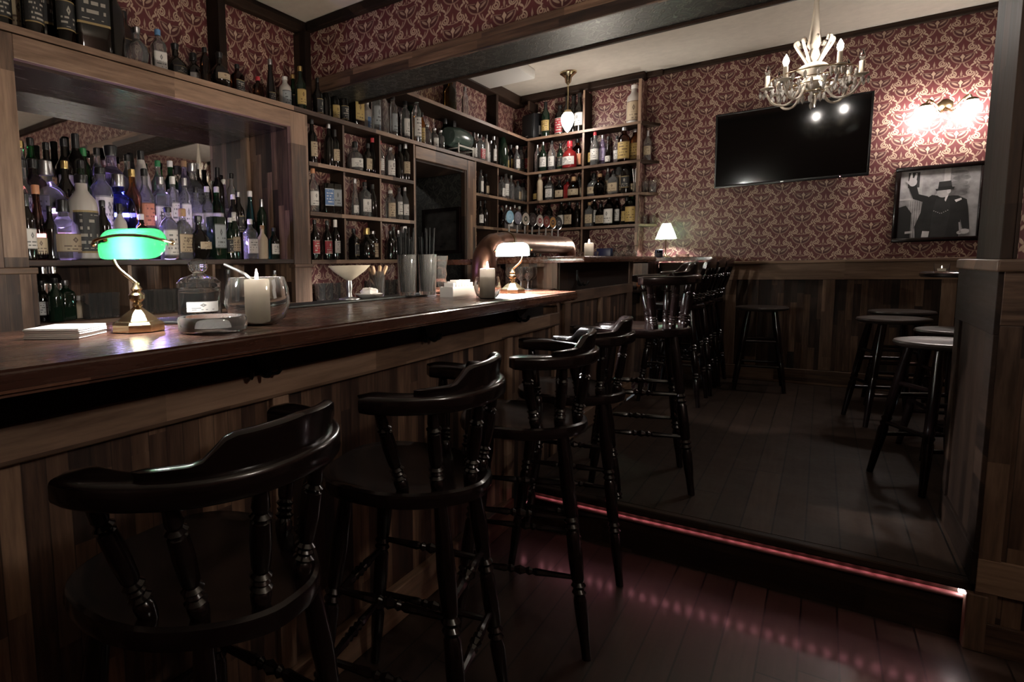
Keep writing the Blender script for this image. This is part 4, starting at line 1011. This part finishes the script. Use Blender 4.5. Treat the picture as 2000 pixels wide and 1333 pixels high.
e3 = row('264 s A n g .32;288 s C o k .33;318 q C w s .30;342 l C w w .31;365 l C w s .31;386 s C w k .27;408 s C w w .28;427 s G w w .28;447 s K n w .25;468 s K k s .27;491 t T n w .28;513 w D n s .24', 'on middle niche tier, farther half', 'bottles on the middle tier of the niche', 'x', -2.605, TIER[0][1], LZ, depths=(0, .012, -.012))
row('47 s C n g .29;68 s G n k .31;98 s K y k .30;133 s K w k .33;156 w K w k .36;170 l G n e .30;196 s C n k .31;223 o P n k .33', 'on rear niche tier, nearer half', 'bottles on the rear tier of the niche', 'x', -2.74, TIER[1][1], LZ, depths=(0, .012, -.012))
row('254 s C k k .30;281 h W p k .33;313 s C n e .29;337 s G w w .30;364 s P w o .31;385 o C n s .30;407 s K w w .31;428 w K n k .30;440 t P p w .24;455 s C c k .28', 'on rear niche tier, farther half', 'bottles on the rear tier of the niche', 'x', -2.74, TIER[1][1], LZ, depths=(0, .012, -.012))
def letter(o, s, size, z, r):
    me = text_mesh(s, size); me.materials.append(CM['k'][0] if s == 'E3' else CM['w'][0])
    q = link('lettering', me, o, (0, -r - .0012, z)); q.rotation_euler = (R(90), 0, 0)
letter(kov[2], 'KOVAL', .024, .15, .038)
letter(e3[2], 'E3', .05, .085, .038)

# ------------------------------------------------------------------ glasses
TUM = mesh('glass', lathe(B(), [(.0, .0), (.030, .0), (.032, .004), (.036, .11), (.0345, .1105), (.0305, .010), (.0, .010)], 18, c0=False, c1=False), 'pressed', 40)
WIN = mesh('glass', lathe(B(), [(.0, 0), (.032, 0), (.031, .003), (.006, .008), (.004, .012), (.004, .055), (.012, .062), (.030, .085), (.033, .11), (.029, .145), (.028, .145), (.0315, .11), (.029, .087), (.010, .065), (.0, .064)], 18, c0=False, c1=False), 'pressed', 40)
def glasses(me, spec, z, ax, val, where, group, name='tumbler', sc=1.0, what='clear glass tumbler', flip=False):
    rows = spec.split(); n = len(rows)
    for i, px in enumerate(rows):
        py = 500
        for _ in range(6):
            q = at(float(px), py, ax, val); py += (q[2] - z) * 1144 / max(.5, (q - V((0, 0, H))).dot(FW))
        o = link(name, me, None, (q[0], q[1], z)); o.scale = (sc,) * 3
        if flip: o.rotation_euler.x = pi; o.location.z = z + .145 * sc
        j = n - 1 - i
        posn = 'only one' if n == 1 else 'leftmost' if i == 0 else 'rightmost' if j == 0 else ORD[i] + ' from the left' if i < n // 2 else ORD[j] + ' from the right'
        lb = '%s, %s %s' % (what, posn, where); assert lb not in USED, lb
        USED.add(lb); tag(o, lb, 'glass', group)
glasses(TUM, '270 288 306 324 342 360 378', 1.081, 'x', -2.50, 'in the front row beneath the niche', 'tumblers under the niche')
glasses(TUM, '276 296 316 336 356 376 394', 1.081, 'x', -2.62, 'in the second row beneath the niche', 'tumblers under the niche')
glasses(TUM, '178 192 206 220', 1.081, 'x', -2.48, 'behind the napkins beneath the niche', 'tumblers under the niche')
glasses(TUM, '626 641 656 671', 1.071, 'x', -2.50, 'under the first bay', 'tumblers under the bays')
glasses(TUM, '722 736 750 764 778 792', 1.071, 'x', -2.52, 'under the third bay', 'tumblers under the bays')
glasses(TUM, '1259 1274', Z3, 'y', 6.10, 'on the open end of the far shelves', 'glasses on the far shelf end', sc=.95)
glasses(TUM, '1259 1274', 1.628, 'y', 6.10, 'on the green-lit lowest shelf end', 'glasses on the far shelf end', sc=.7)
glasses(WIN, '996 1010 1024 1038', BZT, 'y', 3.16, 'behind the second banker lamp', 'wine glasses behind the lamp', 'wine_glass', .85, 'stemmed wine glass')
glasses(WIN, '1003 1017 1031', BZT, 'y', 3.04, 'close by the second banker lamp', 'wine glasses behind the lamp', 'wine_glass', .85, 'stemmed wine glass')
glasses(WIN, '1202 1214 1227 1239', RZ - .005, 'y', 5.85, 'upturned on the far counter', 'upturned glasses on the far counter', 'wine_glass', .8, 'stemmed wine glass', True)
glasses(WIN, '500', 1.081, 'x', -2.5, 'under the niche by the tall decanter', None, 'wine_glass', 1.1, 'stemmed wine glass')
row('62 w T w k .26;86 s K w k .17;112 s D n k .18;132 q D n s .17;160 d E n w .10', 'on the low shelf by chrome shakers', 'bottles on the low shelf of the niche', 'x', -2.50, 1.081, LZ)
row('448 t C n s .20;538 l E n s .19', 'on the low shelf behind the candle', 'bottles on the low shelf of the niche', 'x', -2.50, 1.081, LZ)
for px, lb in ((84, 'chrome cocktail shaker, the left of the pair beneath the niche'), (104, 'chrome cocktail shaker, the right of the pair beneath the niche')):
    q = at(px, 552, 'x', -2.62); o = obj('cocktail_shaker', lathe(B(), [(.03, 0), (.042, .01), (.046, .15), (.044, .16), (.03, .19), (.02, .2), (.02, .23), (.0, .235)], 20), 'chrome', None, (q[0], q[1], 1.081)); tag(o, lb, 'cocktail shaker', 'chrome shakers')
q = at(562, 584, 'x', -2.42); o = obj('card', box(B(), -.002, .002, -.03, .03, 0, .075), 'white', None, (XF - .02, q[1] - .02, 1.081), .3); o.rotation_euler.y = -.15; tag(o, 'small white card propped on the low shelf behind the candle', 'card')

# ------------------------------------------------------------------ lamps on the bar
def banker(loc, ang, label, shade, tubem, sc=1.0, f0=-165, f1=32, by=-.014, bz=.192, skirt=0.0):
    t = thing('banker_lamp', label, 'lamp', loc, ang, 'brass banker lamps on the bar')
    t.scale = (sc,) * 3
    obj('base', lathe(B(), [(.052, 0), (.062, .002), (.062, .018), (.055, .024), (.048, .026), (.036, .038), (.022, .048), (.014, .054), (.008, .06)], 8), 'brass', t, smooth=20)
    obj('knop', lathe(B(), [(.008, .056), (.013, .062), (.009, .068), (.018, .076), (.019, .086), (.010, .094), (.014, .100), (.008, .108), (.006, .115)], 16), 'brass', t)
    st = spline([(.006, 0, .108), (-.012, 0, .124), (-.040, 0, .150), (-.052, .0, .178), (-.050, -.02, .200), (-.046, -.048, .213)], 6)
    obj('stem', tube(B(), st, .0048, 10), 'brass', t)
    obj('yoke', tube(B(), spline([(-.092, -.004, .207), (-.07, -.045, .213), (-.02, -.054, .222), (.04, -.054, .220), (.075, -.040, .212), (.088, -.004, .207)], 6), .0036, 8), 'brass', t)
    for s in (-.094, .090): obj('knob', ball(B(), (s, 0, .206), .0065, 10), 'brass', t)
    rs = []
    n = 28
    for i in range(n + 1):
        u = -1 + 2 * i / n; k = sqrt(max(.0, 1 - abs(u) ** 7)); k = .22 + .78 * k
        sec = []
        for j in range(19):
            f = R(f0 + (f1 - f0) * j / 18)          # from the back over the top to the front
            sec.append(V((.076 * u, .047 * k * cos(-f) * -1, .198 + .047 * (k * .9 + .1 * k * k) * sin(-f) - .004)))
        if skirt: sec = [sec[0] - V((0, 0, skirt))] + sec + [sec[-1] - V((0, 0, skirt))]
        rs.append(sec)
    obj('lamp_shade', rings(B(), rs, False, False, False), shade, t, smooth=60)
    obj('bulb', tube(B(), [(-.02, by, bz), (.02, by, bz)], .011, 10), tubem, t)
    return t
A1 = R(38.6)
banker((-1.262, .765, BZT), A1, 'brass banker lamp with emerald glass shade, standing by the napkins', 'green_shade', 'tube')
banker((-1.165, 2.70, BZT), A1 + pi - .65, 'brass banker lamp with glowing pale shade, standing before the wine glasses', 'mint_shade', 'tube2', 1.0, -184, 4, 0, .208, .013)
p = at(1300, 490, 'y', 5.98)
t = thing('table_lamp', 'small lamp with a lit pale green cone shade on the far counter', 'lamp', (p[0], 5.98, RZ - .005))
obj('base', lathe(B(), [(.05, 0), (.05, .01), (.012, .02), (.006, .03)], 18), 'brass', t)
obj('stem', tube(B(), [(0, 0, .02), (0, 0, .26)], .005, 8), 'brass', t)
obj('lamp_shade', lathe(B(), [(.088, .165), (.07, .215), (.04, .29), (.034, .305)], 24, c0=False, c1=False), 'opal_shade', t)
obj('bulb', ball(B(), (0, 0, .225), .022, 12), 'tube', t)

# ------------------------------------------------------------------ candles
def candle(name, loc, r, h, lab, cat='candle'):
    t = thing(name, lab, cat, loc)
    obj('wax', lathe(B(), [(r * .96, 0), (r, .003), (r, h - .006), (r * .97, h), (r * .85, h + .001), (r * .78, h - .010), (r * .7, h - .030), (r * .5, h - .036), (0, h - .036)], 24), 'wax', t)
    obj('wick', tube(B(), [(0, 0, h - .036), (0, 0, h - .008)], .0012, 6), 'black', t)
    obj('flame', lathe(B(), [(.0005, h - .014), (.0042, h - .008), (.0054, h), (.0036, h + .014), (.0004, h + .028)], 10), 'flame', t)
    return t
def bowl(loc, prof, lab, cat='glass bowl'):
    o = obj('glass_bowl', lathe(B(), prof, 36, c0=False, c1=False), 'glass', None, loc); return tag(o, lab, cat)
c1 = (-1.115, 1.01, BZT)
bowl(c1, [(0, 0), (.045, 0), (.07, .018), (.083, .055), (.080, .09), (.070, .12), (.068, .1205), (.077, .09), (.080, .055), (.067, .021), (.043, .0045), (0, .0045)], 'round clear glass bowl holding the tall candle beside the ashtray')
candle('candle', (c1[0], c1[1], BZT + .005), .032, .108, 'tall white candle burning in the round glass bowl on the bar')
c2 = at(950, 585, 'z', BZT); c2 = (c2[0] - .02, c2[1] + .05, BZT)
bowl(c2, [(0, 0), (.03, 0), (.045, .015), (.055, .045), (.052, .07), (.046, .09), (.0445, .09), (.05, .07), (.0525, .045), (.043, .018), (.028, .0045), (0, .0045)], 'small clear glass bowl holding the candle in front of the copper elbow')
candle('candle', (c2[0], c2[1], BZT + .005), .031, .118, 'white candle burning before the copper beer tower elbow')
c3 = at(1150, 497, 'y', 4.62); c3 = (c3[0], 4.62, RZ)
bowl(c3, [(0, 0), (.05, 0), (.065, .01), (.07, .045), (.068, .045), (.063, .012), (.048, .0045), (0, .0045)], 'shallow glass dish under the candle on the raised counter')
candle('candle', (c3[0], c3[1], RZ + .005), .033, .105, 'white candle burning on the raised counter')
p = at(1841, 530, 'y', 4.95)
t = thing('candle_glass', 'small glass tealight shining on the pub table', 'candle', (.555, 4.87, PL + .9605))
obj('holder', lathe(B(), [(0, 0), (.032, 0), (.036, .05), (.0345, .05), (.030, .006), (0, .006)], 20, c0=False, c1=False), 'glass', t)
obj('tealight', lathe(B(), [(.018, .006), (.019, .02), (.0, .02)], 16), 'wax', t)
obj('flame', lathe(B(), [(.0004, .022), (.003, .027), (.0004, .038)], 8), plain('tealight flame', (1, .9, .8), .5, emit=(1, .85, .65), estr=30), t)

# ------------------------------------------------------------------ things on the bar
q = (-1.315, .62, BZT)
t = thing('napkin_stack', 'neat stack of white paper napkins at the near end of the bar', 'napkins', q, R(35))
b = B()
for i in range(5):
    s = .062; z = i * .0042; j = random.uniform(-.0015, .0015)
    box(b, -s + j, s + j, -s * 1.0 + j, s - j, z + .0002, z + .004, .0014)
obj('napkin_layers', b, 'white', t)
obj('top_napkin', box(B(), -.061, .061, -.061, .061, .021, .0225, .0006), 'white', t)
o = obj('ashtray', lathe(B(), [(0, 0), (.070, 0), (.077, .006), (.079, .03), (.076, .036), (.066, .036), (.060, .028), (.052, .012), (0, .010)], 40, c0=False, c1=False), 'cut_glass', None, (-1.085, .845, BZT)); tag(o, 'round clear cut glass ashtray at the bar edge beside the bowl', 'ashtray')
t = thing('apothecary_jar', 'lidded glass jar with a ball knob holding nuts, behind the ashtray', 'jar', (-1.425, 1.065, BZT))
obj('body', lathe(B(), [(0, 0), (.058, 0), (.063, .005), (.064, .075), (.060, .085), (.061, .09), (.058, .09), (.0605, .075), (.059, .009), (0, .007)], 32, c0=False, c1=False), 'glass', t)
obj('lid', lathe(B(), [(0, .092), (.063, .092), (.064, .105), (.050, .118), (.022, .128), (.015, .132), (.024, .140), (.030, .152), (.026, .166), (.012, .174), (0, .175)], 32, c0=False, c1=False), 'glass', t)
b = B()
for i in range(46):
    a = random.uniform(0, 6.28); r = .05 * sqrt(random.random()); ball(b, (r * cos(a), r * sin(a), .013 + .03 * random.random() * (1 - r / .09)), .0075, 6, .006, 4)
tag(obj('contents', b, 'nuts', t), None, None, None, 'stuff')
lb = lab_strip(.0645, .0645, 2, .022, .052, .75); o = obj('paper_label', lb, LM['w'][0], t, rz=R(62))
o = obj('tray', box(B(), -.07, .07, -.05, .05, 0, .008, .003), 'black', None, (-1.40, .93, BZT + .0005), .6); tag(o, 'flat black tray between the lamp base and the lidded jar', 'tray')
o = obj('metal_ladle', tube(B(), spline([(-1.25, 1.02, BZT + .155), (-1.20, 1.03, BZT + .135), (-1.165, 1.03, BZT + .118), (-1.13, 1.055, BZT + .055)]), [.004] * 24 + [.006], 8), 'steel'); tag(o, 'slim metal ladle leaning in the candle bowl', 'ladle')
t = thing('coupe_bowl', 'wide pale cocktail coupe on a steel stem standing on the bar mat', 'cocktail bowl', (-1.52, 1.885, BZT + .009))
obj('bowl', lathe(B(), [(.008, .075), (.03, .09), (.065, .115), (.088, .138), (.086, .139), (.062, .119), (.028, .095), (0, .085)], 32, c1=False), 'cream', t)
obj('stem', lathe(B(), [(.045, 0), (.044, .004), (.012, .01), (.009, .03), (.013, .05), (.010, .078)], 20), 'steel', t)
t = thing('muddler_glass', 'clear glass holding pale wooden muddlers on the bar mat', 'glass', (-1.535, 2.10, BZT + .009))
link('glass', TUM, t)
for i, (a, r) in enumerate(((.3, .02), (1.9, .018), (3.4, .02), (4.9, .017))):
    obj('muddler', turned(B(), V((-.012 * cos(a), -.012 * sin(a), .012)), V((.045 * cos(a), .045 * sin(a), .135)), [(0, .005), (.55, .0055), (.6, .008), (.95, .009), (1, .006)], 8), 'timber', t)
o = obj('dish', lathe(B(), [(0, 0), (.03, 0), (.06, .018), (.058, .02), (.03, .006), (0, .006)], 28, c0=False, c1=False), 'white_plastic', None, (-1.50, 1.99, BZT + .009)); tag(o, 'small white dish on the bar mat beside the coupe', 'dish')
t = thing('folded_cloth', 'crumpled white cloth lying in the small dish', 'cloth', (-1.50, 1.99, BZT + .018))
b = ball(B(), (0, 0, .016), .038, 16, .018, 8)
for v in b.verts: v.co *= 1 + .18 * sin(v.co.x * 190) * cos(v.co.y * 160)
obj('folds', b, 'white', t); obj('corner', box(B(), .01, .05, -.015, .02, .004, .012, .003), 'white', t)
for i, (px, y, hh, lb) in enumerate(((795, 2.22, .185, 'tall glass packed with black straws, the left of two on the mat'), (835, 2.31, .185, 'tall glass packed with black straws, the right of two on the mat'))):
    q = at(px, 560, 'y', y)
    t = thing('straw_glass', lb, 'glass', (q[0], y, BZT + .009), 0, 'tall glasses of black straws')
    o = link('glass', TUM, t); o.scale = (1.2, 1.2, 1.65)
    for k in range(16):
        a = 2.4 * k; r = .028 * sqrt((k + .5) / 16)
        obj('straw', tube(B(), [(r * cos(a), r * sin(a), .018), (r * 1.6 * cos(a), r * 1.6 * sin(a), .26 + .02 * (k % 3))], .0035, 6), 'matte_black', t)
q = at(860, 575, 'y', 2.40)
o = obj('crystal_vase', lathe(B(), [(0, 0), (.028, 0), (.03, .004), (.027, .03), (.031, .05), (.027, .07), (.032, .09), (.028, .115), (.034, .15), (.037, .175), (.034, .175), (.026, .11), (.024, .02), (0, .015)], 9, c0=False, c1=False), 'pressed', None, (q[0], 2.40, BZT + .009), smooth=0); tag(o, 'sparkling faceted crystal vase at the end of the bar mat', 'vase')
t = thing('condiment_caddy', 'pale box of paper sachets on the bar behind the candle', 'caddy', (-1.275, 2.36, BZT), R(75))
b = box(B(), -.075, .075, -.04, .04, 0, .006); box(b, -.075, .075, -.04, -.036, .006, .045); box(b, -.075, .075, .036, .04, .006, .045); box(b, -.075, -.071, -.036, .036, .006, .045); box(b, .071, .075, -.036, .036, .006, .045)
obj('tray', b, 'white_plastic', t)
for i in range(7): obj('sachet', box(B(), -.06 + .019 * i, -.048 + .019 * i, -.028, .028, .007, .062 + .006 * (i % 3)), 'white', t)

# beer tower
TX, TZ = -1.5, 1.41
t = thing('beer_tower', 'curved copper beer tower with eight round tap medallions behind the second lamp', 'beer tower', (TX, 3.08, BZT))
def lt(v): return V(v) - V((TX, 3.08, BZT))
path = spline([(TX, 3.08, BZT), (TX, 3.08, BZT + .10), (TX, 3.10, BZT + .19), (TX, 3.19, TZ - .02), (TX, 3.34, TZ), (TX, 3.6, TZ), (TX, 4.0, TZ), (TX, 4.36, TZ)], 8)
obj('pipe', tube(B(), [lt(p) for p in path], [.068] * 18 + [.066] * 8 + [.061] * (len(path) - 26), 28), 'copper', t)
obj('end_elbow', tube(B(), [lt(p) for p in spline([(TX, 4.36, TZ), (TX, 4.43, TZ - .005), (TX, 4.47, TZ - .05), (TX, 4.48, RZ + .002)], 8)], .061, 28), 'copper', t)
obj('collar', lathe(B(), [(.082, 0), (.084, .012), (.074, .02), (.068, .024)], 28), 'copper', t)
obj('ring', tube(B(), [lt((TX, 3.36, TZ)), lt((TX, 3.385, TZ))], .066, 28), 'bronze', t)
MC = [((.20, .38, .52), 'pale blue', (.3, .45, .6)), ((.22, .22, .28), 'slate grey', (.35, .35, .42)), ((.60, .55, .48), 'cream', (.05, .06, .04)), ((.03, .015, .012), 'dark brown', (.12, .1, .1)), ((.60, .55, .50), 'cream and red', (.3, .02, .03)), ((.22, .03, .02), 'deep red', (.3, .2, .15)), ((.45, .22, .05), 'orange', (.03, .02, .02)), ((.012, .012, .012), 'black', (.25, .25, .25))]
for i, (c, nm, ink) in enumerate(MC):
    y = 3.42 + (4.27 - 3.42) * i / 7
    h = obj('tap_handle', tube(B(), [lt((TX, y, TZ + .055)), lt((TX, y, TZ + .115))], .006, 8), 'steel', t)
    M = Matrix.Translation(lt((TX, y, TZ + .155))) @ Matrix.Rotation(-.40, 4, 'Z') @ Matrix.Rotation(R(90), 4, 'Y') @ Matrix.Rotation(pi, 4, 'Z')
    o = obj('medallion', lathe(B(), [(.0, -.008), (.040, -.008), (.046, -.004), (.046, .004), (.040, .008), (.036, .0065), (0, .0065)], 28, M, ry=.8, c0=False, c1=False), 'plastic', h)
    e = obj('emblem', lathe(B(), [(0, .0066), (.038, .0066), (.038, .0078), (0, .0078)], 24, M, ry=.8, c0=False, c1=False), [plain('tap badge %d' % i, c, .4, vary=.1)], h); e['label'] = nm + ' badge'
    obj('mark', lathe(B(), [(.008, .0079), (.018, .0079), (.018, .0083), (.008, .0083)], 20, M, ry=.8, c0=False, c1=False), plain('badge mark %d' % i, ink, .5), h)
    obj('spout', tube(B(), spline([lt((TX - .05, y, TZ)), lt((TX - .10, y, TZ)), lt((TX - .125, y, TZ - .03)), lt((TX - .125, y, TZ - .075))], 5), .009, 8), 'chrome', t)
# other objects on counters and shelves
p = at(1181, 488, 'y', 5.9); o = obj('tin_box', box(B(), -.065, .065, -.04, .04, 0, .10, .005), 'navy', None, (p[0], 5.9, RZ - .005)); tag(o, 'dark blue tin on the far counter beside the upturned glasses', 'tin')
p = at(1296, 490, 'y', 5.84); t = thing('card_reader', 'small navy card terminal on the far counter in front of the cone lamp', 'card terminal', (p[0] - .03, 5.80, RZ - .005), .4)
b = box(B(), -.03, .03, -.02, .02, 0, .07, .006); obj('body', b, 'navy', t); obj('keypad', box(B(), -.022, .022, -.022, -.019, .008, .035, .001), 'plastic', t); obj('screen', box(B(), -.02, .02, -.022, -.019, .042, .062, .001), 'screen', t)
o = obj('ashtray', lathe(B(), [(0, 0), (.05, 0), (.055, .025), (.045, .025), (.04, .008), (0, .008)], 24, c0=False, c1=False), 'glass', None, (p[0] + .16, 5.78, RZ - .005)); tag(o, 'small glass ashtray on the far counter right of the cone lamp', 'ashtray')
t = thing('small_shelf', 'little dark ledge under the far counter holding a filled glass', 'shelf', (-1.28, 5.62, 1.03))
obj('ledge', box(B(), -.11, .14, -.06, .08, -.025, 0, .003), 'dark_x', t); obj('bracket', box(B(), -.02, .02, .0, .08, -.12, -.025), 'dark_z', t)
t = thing('beer_glass', 'amber filled glass with a pale rim on the little ledge', 'glass', (-1.235, 5.62, 1.03)); link('glass', TUM, t).scale = (1.1, 1.1, 1.15)
obj('drink', lathe(B(), [(.030, .012), (.034, .10), (0, .10)], 18), GM['A'][0], t); obj('wrapper', lab_strip(.040, .040, 2, .03, .11, .9), LM['o'][0], t)
p = at(893, 287, 'x', -2.54)
t = thing('small_cask', 'dark green cask lying on a white stand on the top shelf', 'cask', (-2.545, p[1], Z4))
M = Matrix.Translation((0, -.17, .16)) @ Matrix.Rotation(R(-90), 4, 'X')
obj('barrel', lathe(B(), [(.0, 0), (.075, 0), (.08, .006), (.094, .10), (.098, .17), (.094, .24), (.08, .334), (.075, .34), (0, .34)], 28, M, c0=False, c1=False), plain('green enamel', (.05, .075, .065), .25, vary=.1), t)
b = B()
for y in (-.13, .13):
    tube(b, [(.09, y, 0), (.09, y, .10)], .006, 8); tube(b, [(-.09, y, 0), (-.09, y, .10)], .006, 8); tube(b, [(-.09, y, .06), (.09, y, .06)], .006, 8)
tube(b, [(.09, -.13, .08), (.09, .13, .08)], .008, 8)
obj('stand', b, 'white_plastic', t)
t = thing('speaker', 'black loudspeaker in the corner of the highest shelf', 'speaker', (-2.415, 6.08, Z5 + .001), R(-25))
obj('cabinet', box(B(), -.085, .085, -.07, .07, 0, .26, .02), 'plastic', t); obj('grille', box(B(), -.075, .075, -.076, -.068, .015, .245, .006), 'black', t); obj('badge', box(B(), -.015, .015, -.0785, -.076, .03, .036), 'steel', t)
p = at(1240, 370, 'y', 6.04); t = thing('stirrer_glass', 'glass of thin pale stirrers at the end of the third far shelf', 'glass', (p[0] + .012, 6.00, Z3)); link('glass', TUM, t).scale = (.7, .7, .8)
for k in range(6): obj('stirrer', tube(B(), [(.005 * cos(k), .005 * sin(k), .01), (.03 * cos(k), .03 * sin(k), .22)], .0018, 5), 'white', t)

# ------------------------------------------------------------------ light and output
w = bpy.data.worlds.new('world'); S.world = w; w.use_nodes = True
w.node_tree.nodes['Background'].inputs[0].default_value = (0.9, 0.95, 1.0, 1); w.node_tree.nodes['Background'].inputs[1].default_value = 0.05
S.view_settings.view_transform = 'Standard'; S.view_settings.look = 'None'; S.view_settings.gamma = 1.0; S.view_settings.exposure = EXPO; S.view_settings.use_curve_mapping = False
c = S.cycles
c.use_denoising = True; c.max_bounces = 8; c.diffuse_bounces = 3; c.glossy_bounces = 4; c.transmission_bounces = 7; c.transparent_max_bounces = 6
c.caustics_reflective = False; c.caustics_refractive = False; c.sample_clamp_indirect = 3.0; c.blur_glossy = 1.0
try: c.use_light_tree = True
except Exception: pass
